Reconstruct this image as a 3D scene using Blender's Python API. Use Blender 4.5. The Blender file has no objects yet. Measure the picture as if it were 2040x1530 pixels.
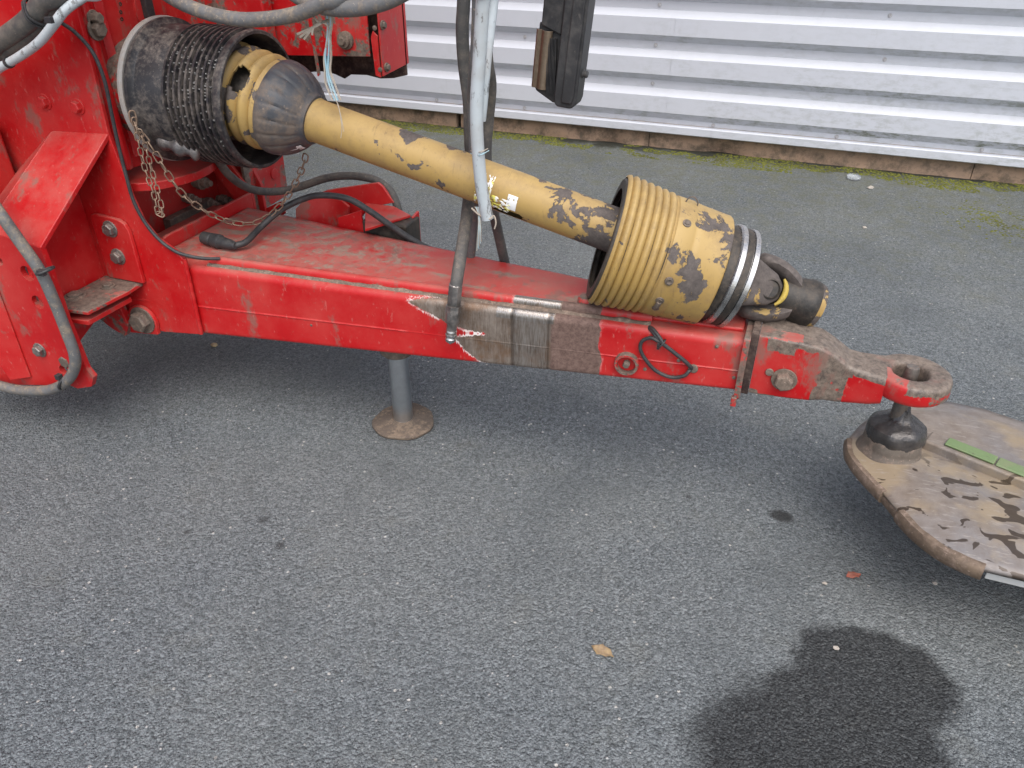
import bpy, bmesh, math, random
from mathutils import Vector, Matrix, noise as mnoise
random.seed(7)
S = bpy.context.scene
COL = S.collection

# ------------------------------------------------------------------ camera
CAM = Vector((0.9184, -1.5741, 1.30)); YAW = math.radians(20.5); PITCH = math.radians(33.0); FPX = 1541.0
cd = bpy.data.cameras.new('camera'); cam = bpy.data.objects.new('camera', cd); COL.objects.link(cam)
cam.location = CAM; cam.rotation_euler = (math.radians(90) - PITCH, 0, YAW)
cd.sensor_width = 36; cd.lens = 36 * FPX / 2040; cd.clip_start = .02; cd.clip_end = 500
S.camera = cam
# ------------------------------------------------------------------ world, sun, exposure
W = bpy.data.worlds.new('World'); S.world = W; W.use_nodes = True
wn = W.node_tree; wn.nodes.clear()
SUN_EL, SUN_AZ = math.radians(58), math.radians(150)      # soft, high, hazy sun
sky = wn.nodes.new('ShaderNodeTexSky'); sky.sky_type = 'NISHITA'; sky.sun_disc = False
sky.sun_elevation = SUN_EL; sky.sun_rotation = SUN_AZ; sky.air_density = 1.0; sky.dust_density = 3.0; sky.ozone_density = 1.0
hs = wn.nodes.new('ShaderNodeHueSaturation'); hs.inputs['Saturation'].default_value = .62
bg = wn.nodes.new('ShaderNodeBackground'); bg.inputs[1].default_value = .15
wo = wn.nodes.new('ShaderNodeOutputWorld')
wn.links.new(sky.outputs[0], hs.inputs['Color']); wn.links.new(hs.outputs[0], bg.inputs[0]); wn.links.new(bg.outputs[0], wo.inputs[0])
sl = bpy.data.lights.new('sun', 'SUN'); sl.energy = 1.0; sl.angle = math.radians(60); sl.color = (1, .97, .93)
so = bpy.data.objects.new('sun', sl); COL.objects.link(so)
sd = Vector((math.sin(SUN_AZ) * math.cos(SUN_EL), math.cos(SUN_AZ) * math.cos(SUN_EL), math.sin(SUN_EL)))
so.rotation_euler = sd.to_track_quat('Z', 'Y').to_euler(); so.location = (0, 0, 8)
S.view_settings.view_transform = 'Standard'; S.view_settings.look = 'None'
S.view_settings.exposure = .85; S.view_settings.gamma = 1

# ------------------------------------------------------------------ measuring: photo pixel + one known world coordinate -> world point
_f = Vector((-math.sin(YAW) * math.cos(PITCH), math.cos(YAW) * math.cos(PITCH), -math.sin(PITCH)))
_r = Vector((math.cos(YAW), math.sin(YAW), 0)); _u = _r.cross(_f)
def at(px, py, y=None, x=None, z=None):
    d = _f * FPX + _r * (px - 1020) - _u * (py - 765)
    if y is not None: t = (y - CAM.y) / d.y
    elif x is not None: t = (x - CAM.x) / d.x
    else: t = (z - CAM.z) / d.z
    return CAM + d * t

# ------------------------------------------------------------------ object helpers
def tag(o, label=None, cat=None, group=None, kind=None):
    if label: o['label'] = label
    if cat: o['category'] = cat
    if group: o['group'] = group
    if kind: o['kind'] = kind
    return o
def thing(name, label, cat, loc=(0, 0, 0), group=None):
    o = bpy.data.objects.new(name, None); COL.objects.link(o); o.location = loc; o.empty_display_size = .05
    return tag(o, label, cat, group)
def world_loc(o):
    m = Vector(o.location)
    if o.parent: m = o.matrix_parent_inverse @ m; m = m + world_loc(o.parent)
    return m
def adopt(o, parent):
    if parent is not None:
        o.parent = parent
        o.matrix_parent_inverse = Matrix.Translation(-world_loc(parent))
    return o
def obj(name, verts, faces, m, parent=None, smooth=40, bevel=0, attrs=None, segs=2):
    me = bpy.data.meshes.new(name); me.from_pydata([tuple(v) for v in verts], [], faces)
    me.materials.append(m)
    bm = bmesh.new(); bm.from_mesh(me)
    if not attrs: bmesh.ops.remove_doubles(bm, verts=bm.verts, dist=1e-6)
    bmesh.ops.recalc_face_normals(bm, faces=bm.faces); bm.to_mesh(me); bm.free()
    if smooth:
        for p in me.polygons: p.use_smooth = True
        me.set_sharp_from_angle(angle=math.radians(smooth))
    if attrs:
        for k, vals in attrs.items():
            a = me.attributes.new(k, 'FLOAT', 'POINT'); a.data.foreach_set('value', vals)
    o = bpy.data.objects.new(name, me); COL.objects.link(o)
    if bevel:
        b = o.modifiers.new('bevel', 'BEVEL'); b.width = bevel; b.segments = segs; b.limit_method = 'ANGLE'; b.angle_limit = math.radians(35)
        b.harden_normals = True
    return adopt(o, parent)
def prism(name, pts, vec, m, parent=None, bevel=.002):
    pts = [Vector(p) for p in pts]; vec = Vector(vec); n = len(pts)
    v = pts + [p + vec for p in pts]
    f = [tuple(range(n)), tuple(range(2 * n - 1, n - 1, -1))] + [(i, i + n, (i + 1) % n + n, (i + 1) % n) for i in range(n)]
    return obj(name, v, f, m, parent, bevel=bevel)
def box(name, lo, hi, m, parent=None, bevel=.002):
    x0, y0, z0 = lo; x1, y1, z1 = hi
    return prism(name, [(x0, y0, z0), (x1, y0, z0), (x1, y1, z0), (x0, y1, z0)], (0, 0, z1 - z0), m, parent, bevel)
def frame(d):
    d = d.normalized(); a = Vector((0, 0, 1)) if abs(d.z) < .9 else Vector((0, 1, 0))
    n = (a - d * a.dot(d)).normalized(); return d, n, d.cross(n)
def lathe(name, p0, p1, prof, m, parent=None, seg=32, caps=True, jit=0, drop=None, smooth=40, bevel=0, attrs=None, rfun=None):
    """solid of revolution about p0->p1; prof = (metres along axis, radius)"""
    p0 = Vector(p0); d, n, b = frame(Vector(p1) - p0); v = []; f = []
    for s, r in prof:
        for i in range(seg):
            a = 2 * math.pi * i / seg
            rr = r + (rfun(s, a) if rfun else 0)
            q = p0 + d * s + (n * math.cos(a) + b * math.sin(a)) * rr
            if jit: q += Vector((random.uniform(-jit, jit),) * 3)
            v.append(q)
    for k in range(len(prof) - 1):
        for i in range(seg):
            if drop and drop(.5 * (prof[k][0] + prof[k + 1][0]), (i + .5) / seg * 2 * math.pi): continue
            f.append((k * seg + i, k * seg + (i + 1) % seg, (k + 1) * seg + (i + 1) % seg, (k + 1) * seg + i))
    if caps:
        if prof[0][1] > 1e-4: f.append(tuple(range(seg)))
        k = (len(prof) - 1) * seg
        if prof[-1][1] > 1e-4: f.append(tuple(range(k + seg - 1, k - 1, -1)))
    return obj(name, v, f, m, parent, smooth=smooth, bevel=bevel)
def spline(pts, res=8, closed=False):
    pts = [Vector(p) for p in pts]; n = len(pts); out = []
    g = (lambda i: pts[i % n]) if closed else (lambda i: pts[max(0, min(n - 1, i))])
    for i in range(n if closed else n - 1):
        a, b, c, e = g(i - 1), g(i), g(i + 1), g(i + 2)
        for k in range(res):
            t = k / res
            out.append(.5 * ((2 * b) + (c - a) * t + (2 * a - 5 * b + 4 * c - e) * t * t + (3 * b - a - 3 * c + e) * t ** 3))
    if not closed: out.append(pts[-1])
    return out
def tube_geo(path, r, seg=12, closed=False, rf=None, v0=0):
    v = []; f = []; n = len(path); nrm = None
    for i, p in enumerate(path):
        d = (path[(i + 1) % n] - path[i - 1]) if closed else (path[min(n - 1, i + 1)] - path[max(0, i - 1)])
        d = d.normalized()
        if nrm is None: _, nrm, _ = frame(d)
        nrm = (nrm - d * nrm.dot(d)).normalized(); b = d.cross(nrm)
        rr = r * (rf(i / max(1, n - 1)) if rf else 1)
        for k in range(seg):
            a = 2 * math.pi * k / seg; v.append(p + (nrm * math.cos(a) + b * math.sin(a)) * rr)
    for i in range(n if closed else n - 1):
        j = (i + 1) % n
        for k in range(seg): f.append((v0 + i * seg + k, v0 + i * seg + (k + 1) % seg, v0 + j * seg + (k + 1) % seg, v0 + j * seg + k))
    if not closed:
        f.append(tuple(v0 + k for k in range(seg))); f.append(tuple(v0 + (n - 1) * seg + k for k in range(seg - 1, -1, -1)))
    return v, f
def hose(name, pts, r, m, parent=None, seg=14, res=8, rf=None, closed=False):
    v, f = tube_geo(spline(pts, res, closed), r, seg, closed, rf)
    return obj(name, v, f, m, parent, smooth=60)
def cut(o, cutters):
    """cut real holes through a plate"""
    for c in cutters:
        b = o.modifiers.new('hole', 'BOOLEAN'); b.object = c; b.operation = 'DIFFERENCE'; b.solver = 'EXACT'
    bpy.context.view_layer.update()
    dg = bpy.context.evaluated_depsgraph_get()
    me = bpy.data.meshes.new_from_object(o.evaluated_get(dg)); o.modifiers.clear(); o.data = me
    for c in cutters: bpy.data.objects.remove(c)
    for p in me.polygons: p.use_smooth = False
    return o

def sm(a, b, x): t = max(0, min(1, (x - a) / (b - a))); return t * t * (3 - 2 * t)
# ------------------------------------------------------------------ node materials
class NT:
    def __init__(s, name):
        s.m = bpy.data.materials.new(name); s.m.use_nodes = True; s.t = s.m.node_tree; s.t.nodes.clear()
        s.out = s.n('ShaderNodeOutputMaterial'); s.b = s.n('ShaderNodeBsdfPrincipled'); s.l(s.b.outputs[0], s.out.inputs[0])
        s.geo = s.n('ShaderNodeNewGeometry'); s.tc = s.n('ShaderNodeTexCoord'); s.pos = s.geo.outputs['Position']
    def n(s, k): return s.t.nodes.new(k)
    def l(s, a, b): s.t.links.new(a, b)
    def put(s, sock, v):
        if isinstance(v, bpy.types.NodeSocket): s.l(v, sock)
        elif isinstance(v, (int, float)) and sock.type == 'RGBA': sock.default_value = (v, v, v, 1)
        elif isinstance(v, tuple) and sock.type == 'RGBA' and len(v) == 3: sock.default_value = (*v, 1)
        else: sock.default_value = v
    def set(s, **k):
        for a, v in k.items(): s.put(s.b.inputs[{'color': 'Base Color', 'rough': 'Roughness', 'metal': 'Metallic', 'spec': 'Specular IOR Level', 'normal': 'Normal', 'trans': 'Transmission Weight', 'alpha': 'Alpha', 'coat': 'Coat Weight'}[a]], v)
    def scaled(s, v, vec):
        q = s.n('ShaderNodeVectorMath'); q.operation = 'MULTIPLY'; s.put(q.inputs[0], v); q.inputs[1].default_value = vec; return q.outputs[0]
    def noise(s, scale, detail=4, vec=None, rough=.55, dist=0, color=False):
        q = s.n('ShaderNodeTexNoise'); s.put(q.inputs['Vector'], vec or s.pos); q.inputs['Scale'].default_value = scale
        q.inputs['Detail'].default_value = detail; q.inputs['Roughness'].default_value = rough; q.inputs['Distortion'].default_value = dist
        return q.outputs[1 if color else 0]
    def vor(s, scale, vec=None, feat='F1', rand=1):
        q = s.n('ShaderNodeTexVoronoi'); q.feature = feat; s.put(q.inputs['Vector'], vec or s.pos); q.inputs['Scale'].default_value = scale; q.inputs['Randomness'].default_value = rand
        return q
    def rng(s, v, a, b, c=0, d=1, smooth=False):
        q = s.n('ShaderNodeMapRange'); q.clamp = True
        if smooth: q.interpolation_type = 'SMOOTHSTEP'
        s.put(q.inputs[0], v)
        for i, x in enumerate((a, b, c, d)): s.put(q.inputs[i + 1], x)
        return q.outputs[0]
    def math(s, op, a, b=0, clamp=False):
        q = s.n('ShaderNodeMath'); q.operation = op; q.use_clamp = clamp; s.put(q.inputs[0], a); s.put(q.inputs[1], b); return q.outputs[0]
    def mix(s, f, a, b):
        q = s.n('ShaderNodeMix'); q.data_type = 'RGBA'; s.put(q.inputs[0], f); s.put(q.inputs[6], a); s.put(q.inputs[7], b); return q.outputs[2]
    def mixf(s, f, a, b):
        q = s.n('ShaderNodeMix'); s.put(q.inputs[0], f); s.put(q.inputs[2], a); s.put(q.inputs[3], b); return q.outputs[0]
    def attr(s, name):
        q = s.n('ShaderNodeAttribute'); q.attribute_name = name; return q.outputs['Fac']
    def xyz(s, v=None):
        q = s.n('ShaderNodeSeparateXYZ'); s.put(q.inputs[0], v or s.pos); return q.outputs
    def bump(s, h, strength=.3, dist=.002, normal=None):
        q = s.n('ShaderNodeBump'); q.inputs['Strength'].default_value = strength; q.inputs['Distance'].default_value = dist; s.put(q.inputs['Height'], h)
        if normal: s.l(normal, q.inputs['Normal'])
        return q.outputs[0]
    def edge(s, rad=.004):
        q = s.n('ShaderNodeBevel'); q.samples = 2; q.inputs['Radius'].default_value = rad
        d = s.n('ShaderNodeVectorMath'); d.operation = 'DOT_PRODUCT'; s.l(q.outputs[0], d.inputs[0]); s.l(s.geo.outputs['Normal'], d.inputs[1])
        return s.rng(d.outputs['Value'], .995, .93)

DUST = (.27, .20, .155); MUD = (.155, .115, .085)
def red_paint(name='red_paint', top=.42, film=.22, mud=0.0, edge=.5):
    k = NT(name); n1 = k.noise(5, 6, rough=.65); n2 = k.noise(38, 8, rough=.7); n3 = k.noise(140, 5)
    nz = k.xyz(k.geo.outputs['Normal'])[2]
    base = k.mix(k.rng(n1, .3, .7), (.40, .004, .0065), (.53, .009, .010))
    topm = k.rng(nz, .4, .95)
    d = k.math('MULTIPLY', topm, k.rng(k.math('ADD', n1, k.math('MULTIPLY', n2, .5)), .52, .92, 0, top))
    d = k.math('ADD', d, k.rng(n1, .42, .8, 0, film))
    da = k.math('ADD', k.attr('dust'), k.math('MULTIPLY', k.math('SUBTRACT', n2, .5), 1.35))
    d2 = k.rng(da, .58, .72, 0, .85)
    c = k.mix(k.math('MINIMUM', d, .9), base, DUST)
    # greasy dried splashes and pale scuffs
    stretch = k.scaled(k.pos, (60, 60, 24)); sp = k.noise(2.0, 6, stretch, .65)
    c = k.mix(k.rng(sp, .615, .68, 0, .5), c, (.50, .15, .125))
    c = k.mix(k.rng(k.noise(70, 3), .70, .74, 0, .45), c, (.33, .12, .09))
    c = k.mix(k.rng(da, .38, .52, 0, .42), c, (.33, .17, .135)); c = k.mix(d2, c, k.mix(n2, (.19, .145, .115), (.31, .225, .175)))
    if mud: c = k.mix(k.rng(k.math('ADD', k.math('ADD', k.math('MULTIPLY', k.noise(9, 5), .5), k.math('MULTIPLY', k.noise(48, 8, rough=.75), .5)), k.math('ADD', k.attr('mud'), k.rng(nz, .5, .95, 0, .08))), .5, .53, 0, mud), c, k.mix(k.rng(k.noise(75, 8, rough=.8), .36, .64), (.065, .05, .042), (.235, .185, .145)))
    if edge: c = k.mix(k.math('MULTIPLY', k.edge(), k.rng(n2, .50, .60, 0, edge)), c, (.42, .12, .10))
    c = k.mix(k.rng(k.math('ADD', k.noise(13, 7, k.scaled(k.pos, (1, 1, .55)), .7), k.math('MULTIPLY', k.rng(n1, .45, .65), .05)), .585, .67, 0, .75), c, (.21, .115, .09))
    chip = k.rng(k.noise(23, 8, rough=.75), .715, .725)
    c = k.mix(chip, c, (.10, .07, .06))
    # worn to bare steel
    sv = k.scaled(k.pos, (300, 300, 26)); wn_ = k.noise(1, 4, sv, .6); wb = k.noise(26, 5)
    w2 = k.math('ADD', k.attr('wear'), k.math('MULTIPLY', k.math('SUBTRACT', wn_, .5), .5))
    w = k.math('ADD', k.attr('wear'), k.math('ADD', k.math('MULTIPLY', k.math('SUBTRACT', wn_, .5), .22), k.math('MULTIPLY', k.math('SUBTRACT', wb, .5), .22)))
    bare = k.rng(w, .50, .51)
    prim = k.math('MULTIPLY', k.math('MULTIPLY', k.rng(w2, .41, .46), k.rng(k.noise(22, 6, rough=.7), .42, .54)), k.attr('prim'))
    c = k.mix(prim, c, (.78, .72, .68))
    z = k.attr('zone'); st = k.noise(1, 5, k.scaled(k.pos, (420, 420, 30)), .65)
    bt = k.noise(30, 9, k.scaled(k.pos, (1, 1, .5)), .72); steel = k.mix(k.rng(bt, .34, .66), (.125, .085, .06), (.33, .275, .23)); steel = k.mix(k.rng(st, .50, .72, 0, .45), steel, (.46, .41, .37)); steel = k.mix(k.rng(st, .45, .30, 0, .35), steel, (.10, .07, .05))
    steel = k.mix(k.rng(k.noise(18, 6, rough=.7), .5, .68, 0, .75), steel, (.22, .12, .065))
    rust = k.mix(k.rng(k.noise(95, 8, rough=.8), .32, .68), (.085, .048, .038), (.25, .165, .135))
    steel = k.mix(k.rng(k.math('ADD', z, k.math('MULTIPLY', k.math('SUBTRACT', n2, .5), .6)), .3, .7), steel, rust); steel = k.mix(k.math('MULTIPLY', k.rng(z, -.1, -.6), k.rng(st, .35, .6)), steel, (.44, .41, .38))
    steel = k.mix(k.attr('line'), steel, (.06, .045, .035))
    c = k.mix(bare, c, steel)
    rough = k.mixf(k.math('MINIMUM', k.math('ADD', d, d2), 1), k.rng(n2, .2, .8, .30, .48), .9)
    rough = k.mixf(bare, rough, k.rng(z, -.5, .6, .34, .7))
    k.set(color=c, rough=rough, metal=k.math('MULTIPLY', bare, k.rng(z, -.5, .6, .85, .25)), spec=.45)
    h = k.math('ADD', k.math('MULTIPLY', n3, .25), k.math('ADD', k.math('MULTIPLY', d2, .8), k.math('MULTIPLY', bare, -.5)))
    k.set(normal=k.bump(h, .35, .0012)); return k.m
RED = red_paint(); RED_MUD = red_paint('red_paint_muddy', .8, .35, 1.0, .3)
def grimy(name, base, alt, dust=.4, rough=.6, metal=0, scale=30, bump=.25, dcol=DUST, top=.3, edge=None):
    k = NT(name); a = k.noise(scale, 7, rough=.68); b = k.noise(scale * .22, 5); c3 = k.noise(scale * 5, 4)
    nz = k.xyz(k.geo.outputs['Normal'])[2]
    c = k.mix(k.rng(a, .3, .7), base, alt)
    h_ = k.noise(scale * 2.6, 9, rough=.78)
    mm = k.math('ADD', k.math('MULTIPLY', a, .45), k.math('ADD', k.math('MULTIPLY', b, .35), k.math('MULTIPLY', h_, .35)))
    d = k.math('ADD', k.rng(mm, .545, .66, 0, dust), k.math('MULTIPLY', k.rng(nz, .2, .95, 0, top), k.rng(h_, .40, .60)))
    d = k.math('MINIMUM', d, .95)
    c = k.mix(d, c, k.mix(k.rng(h_, .35, .65), tuple(x * .62 for x in dcol), tuple(x * 1.2 for x in dcol)))
    c = k.mix(k.rng(c3, .66, .69, 0, min(1, dust * .6)), c, tuple(min(1, x * 1.9) for x in dcol))
    c = k.mix(k.rng(h_, .36, .30, 0, .6), c, tuple(x * .35 for x in base))
    if edge: c = k.mix(k.math('MULTIPLY', k.edge(), k.rng(a, .35, .6)), c, edge)
    k.set(color=c, rough=k.mixf(d, rough, .92), metal=k.math('MULTIPLY', k.math('SUBTRACT', 1, d), metal), spec=.4, normal=k.bump(k.math('ADD', c3, a), bump, .0015))
    return k.m
STEEL = grimy('bolt_steel', (.30, .29, .28), (.16, .145, .13), .55, .38, .8, 60)
DIRTY_STEEL = grimy('dirty_steel', (.17, .145, .12), (.10, .08, .065), .7, .6, .4, 40)
CHAIN = grimy('rusty_chain', (.36, .27, .20), (.20, .125, .08), .3, .6, .5, 90)
RUBBER = grimy('hose_rubber', (.060, .058, .056), (.095, .090, .084), .42, .62, 0, 26, .2, (.20, .165, .13), .28)
RUBBER_CLEAN = grimy('cable_rubber', (.022, .023, .025), (.04, .04, .042), .12, .5, 0, 40, .1, (.15, .13, .11), .08)
RUBBER_GREY = grimy('grey_hose_rubber', (.15, .15, .15), (.085, .085, .086), .7, .6, 0, 34, .35, (.28, .225, .165), .2)
BLACK = grimy('black_plastic', (.022, .022, .024), (.05, .05, .052), .25, .42, 0, 22, .15, (.15, .135, .12), .15)
GUARD = grimy('black_guard_plastic', (.016, .016, .019), (.034, .031, .032), .5, .42, 0, 42, .3, (.19, .16, .135), .10)
GREASE = grimy('black_grease', (.015, .014, .013), (.05, .043, .036), .25, .45, .1, 26, .5, (.16, .12, .085), .15)
SHINY = grimy('polished_steel', (.60, .60, .60), (.42, .41, .40), .12, .22, 1, 70, .1)
CHROME = grimy('jack_steel', (.66, .69, .72), (.52, .55, .58), .05, .28, 1.0, 18, .03)
MUDDY = grimy('caked_mud', (.17, .13, .10), (.085, .068, .055), .7, .9, 0, 32, .8)
DARKGAP = grimy('dark_recess', (.02, .012, .012), (.05, .03, .025), .25, .85, 0, 30)  # near-black grimy colour, also stands in for shade inside recesses and gaps
def white_hose():
    k = NT('white_hose_skin'); a = k.noise(60, 7, k.scaled(k.pos, (1, 1, .45)), .75); b = k.noise(12, 4)
    c = k.mix(b, (.50, .55, .57), (.38, .41, .42)); c = k.mix(k.rng(a, .57, .62, 0, .75), c, (.10, .095, .09)); c = k.mix(k.rng(b, .5, .75, 0, .4), c, DUST)
    k.set(color=c, rough=.55, normal=k.bump(a, .2, .001)); return k.m
WHITEHOSE = white_hose()
def yellow(name, dens):
    """dens: list of (x position, wear level) – how much of the yellow skin is gone along the shaft"""
    k = NT(name); x = k.xyz()[0]; a = k.noise(15, 8, rough=.58, dist=.4); b = k.noise(4, 3); f = k.noise(220, 3); g = k.noise(55, 8, rough=.8)
    c = k.mix(k.rng(b, .3, .7), (.345, .218, .062), (.42, .28, .10))
    nz = k.xyz(k.geo.outputs['Normal'])[2]
    c = k.mix(k.rng(nz, .1, 1, 0, .28), c, (.50, .38, .20))
    r = k.n('ShaderNodeValToRGB'); r.color_ramp.interpolation = 'LINEAR'
    x0, x1 = dens[0][0], dens[-1][0]
    while len(r.color_ramp.elements) < len(dens): r.color_ramp.elements.new(.5)
    for e, (xx, v) in zip(r.color_ramp.elements, dens): e.position = (xx - x0) / (x1 - x0); e.color = (v, v, v, 1)
    k.l(k.rng(x, x0, x1), r.inputs[0])
    w = k.math('ADD', a, k.math('ADD', r.outputs[0], k.math('MULTIPLY', k.math('SUBTRACT', g, .5), .24)))
    gone = k.rng(k.math('ADD', w, k.attr('gone')), 1.0, 1.006)
    dark = k.mix(k.rng(g, .3, .7), (.050, .042, .038), (.15, .125, .112))
    c = k.mix(k.rng(g, .60, .68, 0, .7), c, (.13, .09, .05)); c = k.mix(k.rng(k.noise(11, 9, rough=.78), .46, .64, 0, .6), c, (.235, .155, .075)); c = k.mix(k.rng(k.noise(1, 5, k.scaled(k.pos, (160, 22, 22)), .7), .60, .70, 0, .55), c, (.16, .11, .06))
    c = k.mix(gone, c, dark)
    k.set(color=c, rough=k.mixf(gone, .5, .75), spec=.35, normal=k.bump(k.math('ADD', k.math('MULTIPLY', gone, -1), k.math('MULTIPLY', f, .2)), .6, .0009)); return k.m
YTUBE = yellow('yellow_tube_plastic', [(-.2, .31), (.0, .32), (.08, .45), (.2, .43), (.30, .35), (.42, .44), (.50, .51), (.60, .54)])
YCONE = yellow('yellow_cone_plastic', [(.50, .26), (.60, .33), (.67, .35), (.74, .41), (.80, .48)])
YBOOT = yellow('yellow_boot_plastic', [(-.40, .60), (-.33, .52), (-.27, .42), (-.20, .38)])
YPAINT = grimy('yellow_paint', (.50, .36, .06), (.42, .30, .06), .3, .5, 0, 90, .3, (.10, .07, .04))
YYOKE = yellow('worn_yoke_paint', [(.8, .585), (1.1, .585)])
YCAP = yellow('yellow_yoke_paint', [(.8, .50), (1.1, .50)])

# ------------------------------------------------------------------ ground
def asphalt():
    k = NT('worn_asphalt'); x, y, _ = k.xyz()
    v1 = k.vor(300); v2 = k.vor(165); v3 = k.vor(62)
    big = k.noise(1.1, 5, rough=.6); mid = k.noise(7, 6, rough=.65); fine = k.noise(420, 3)
    r1 = k.xyz(v1.outputs['Color'])[0]; r2 = k.xyz(v2.outputs['Color'])[1]; r3 = k.xyz(v3.outputs['Color'])[2]
    lum = k.math('ADD', k.math('MULTIPLY', r1, .55), k.math('MULTIPLY', r2, .45))
    c = k.mix(k.rng(lum, .15, .9), (.088, .100, .105), (.240, .262, .272))
    ve = k.vor(150, feat='DISTANCE_TO_EDGE'); c = k.mix(k.math('MULTIPLY', k.rng(ve.outputs['Distance'], .09, .01), k.rng(k.noise(60, 4), .40, .60, .1, .9)), c, (.030, .032, .034))
    c = k.mix(k.math('MULTIPLY', k.rng(r3, .985, .986), k.rng(v3.outputs['Distance'], .22, .16)), c, (.52, .50, .46))
    c = k.mix(k.math('MULTIPLY', k.rng(k.xyz(v2.outputs['Color'])[0], .988, .989), k.rng(v2.outputs['Distance'], .40, .30)), c, (.46, .45, .43))
    c = k.mix(k.rng(big, .40, .68, 0, .45), c, k.mix(lum, (.155, .164, .155), (.295, .305, .288)))
    c = k.mix(k.rng(mid, .56, .76, 0, .30), c, (.195, .19, .155)); c = k.mix(k.rng(k.noise(2.6, 5), .50, .70, 0, .45), c, (.095, .105, .108))
    gr_ = k.noise(85, 4, rough=.7); c = k.mix(k.rng(gr_, .50, .36, 0, .42), c, (.050, .055, .058)); c = k.mix(k.rng(gr_, .58, .70, 0, .22), c, (.30, .318, .322))
    # moss and silt near the wall
    near = k.rng(k.math('ADD', y, k.math('MULTIPLY', k.math('SUBTRACT', mid, .5), 1.5)), 1.3, 2.85)
    c = k.mix(k.math('MULTIPLY', near, k.rng(k.noise(14, 7, rough=.7), .38, .60, 0, .6)), c, (.135, .135, .075))
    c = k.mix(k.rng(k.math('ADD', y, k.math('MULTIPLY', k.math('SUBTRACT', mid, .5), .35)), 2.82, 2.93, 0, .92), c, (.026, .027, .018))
    # oil and water stains
    def blob(cx, cy, rx, ry, soft, amp, nz):
        dx = k.math('DIVIDE', k.math('SUBTRACT', x, cx), rx); dy = k.math('DIVIDE', k.math('SUBTRACT', y, cy), ry)
        d = k.math('SQRT', k.math('ADD', k.math('MULTIPLY', dx, dx), k.math('MULTIPLY', dy, dy)))
        d = k.math('ADD', d, k.math('MULTIPLY', k.math('SUBTRACT', nz, .5), amp))
        return k.rng(d, 1 + soft, 1 - soft)
    ns = k.noise(16, 7, rough=.72)
    wet = k.math('MAXIMUM', k.math('MAXIMUM', blob(1.243, -.432, .155, .118, .09, .6, ns), blob(1.20, -.555, .17, .13, .12, .65, ns)), blob(1.135, -.69, .20, .19, .18, .75, ns))
    spots = blob(1.039, -.024, .028, .02, .3, 1.2, ns)
    for px_, py_, r in ((525, 1035, .011), (373, 1060, .008), (559, 1086, .012), (1372, 990, .008)):
        q_ = at(px_, py_, z=0); cx, cy = q_.x, q_.y
        spots = k.math('MAXIMUM', spots, k.math('MULTIPLY', blob(cx, cy, r, r, .6, 1.3, ns), .75))
    c = k.mix(k.math('MULTIPLY', wet, k.rng(r1, .2, .98, .94, .7)), c, (.015, .0155, .016)); c = k.mix(k.math('MULTIPLY', spots, .85), c, (.022, .021, .02))
    h = k.math('ADD', k.math('MULTIPLY', k.rng(v2.outputs['Distance'], 0, .8, 1, 0), .8), k.math('ADD', k.math('MULTIPLY', k.rng(v1.outputs['Distance'], 0, .8, 1, 0), .5), k.math('MULTIPLY', fine, .2)))
    k.set(color=c, rough=k.mixf(wet, .85, .55), spec=.35, normal=k.bump(h, 1.0, .005)); return k.m
g = obj('ground', [(-60, -60, 0), (60, -60, 0), (60, 60, 0), (-60, 60, 0)], [(0, 1, 2, 3)], asphalt(), smooth=0); tag(g, kind='structure')

# ------------------------------------------------------------------ clad wall
def cladding():
    k = NT('white_cladding'); x, y, z = k.xyz(); a = k.noise(1, 6, k.scaled(k.pos, (9, 9, 3)), .65); b = k.noise(1, 6, k.scaled(k.pos, (40, 40, 9)), .7)
    g2 = k.noise(3.2, 4)
    c = k.mix(a, (.56, .58, .62), (.51, .53, .57))
    c = k.mix(k.math('MULTIPLY', k.rng(b, .58, .70, 0, .22), k.rng(g2, .45, .65)), c, (.30, .30, .27))
    nz = k.xyz(k.geo.outputs['Normal'])[2]
    low = k.rng(z, .75, .2, .25, 1)
    al = k.math('MULTIPLY', k.math('MULTIPLY', k.rng(k.noise(1, 6, k.scaled(k.pos, (16, 16, 40)), .7), .46, .62, 0, .85), low), k.rng(k.math('ADD', k.math('MULTIPLY', x, .12), g2), .35, .75))
    c = k.mix(k.math('MULTIPLY', al, k.rng(nz, .1, -.3, .12, 1)), c, (.13, .145, .07))
    k.set(color=c, rough=.30, spec=.5, normal=k.bump(g2, .05, .01)); return k.m
CLAD = cladding()
WALL_Y = 2.94
bld = thing('clad_building', 'white corrugated metal clad building wall above a low concrete plinth', 'building', (0, WALL_Y, 0))
period, dep = .200, .040
prof = [(.139, dep), (.165, dep)]
for i in range(23):
    z0 = .206 + i * period            # bottom of each crest
    prof += [(z0, 0), (z0 + .086, 0), (z0 + .121, dep), (z0 + .164, dep)]
def sheet(x0, x1, yoff):
    n = 24; v = []; f = []
    for i in range(n + 1):
        xx = x0 + (x1 - x0) * i / n
        for (z, d) in prof:
            wob = .0015 * mnoise.noise(Vector((xx * .9, z * .6, 0)))
            v.append((xx, WALL_Y + d + yoff + wob, z))
    m = len(prof)
    for i in range(n):
        for j in range(m - 1): f.append((i * m + j, (i + 1) * m + j, (i + 1) * m + j + 1, i * m + j + 1))
    o = obj('cladding_sheet', v, f, CLAD, bld, smooth=0)
    return o
seam = at(1338, 120, y=WALL_Y).x
sheet(seam - 6.0, seam + .02, 0); sheet(seam, seam + 6.0, -.0025)
CONC = grimy('plinth_concrete', (.36, .245, .165), (.27, .195, .145), .8, .9, 0, 14, .8, (.085, .07, .05), .15)
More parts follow.
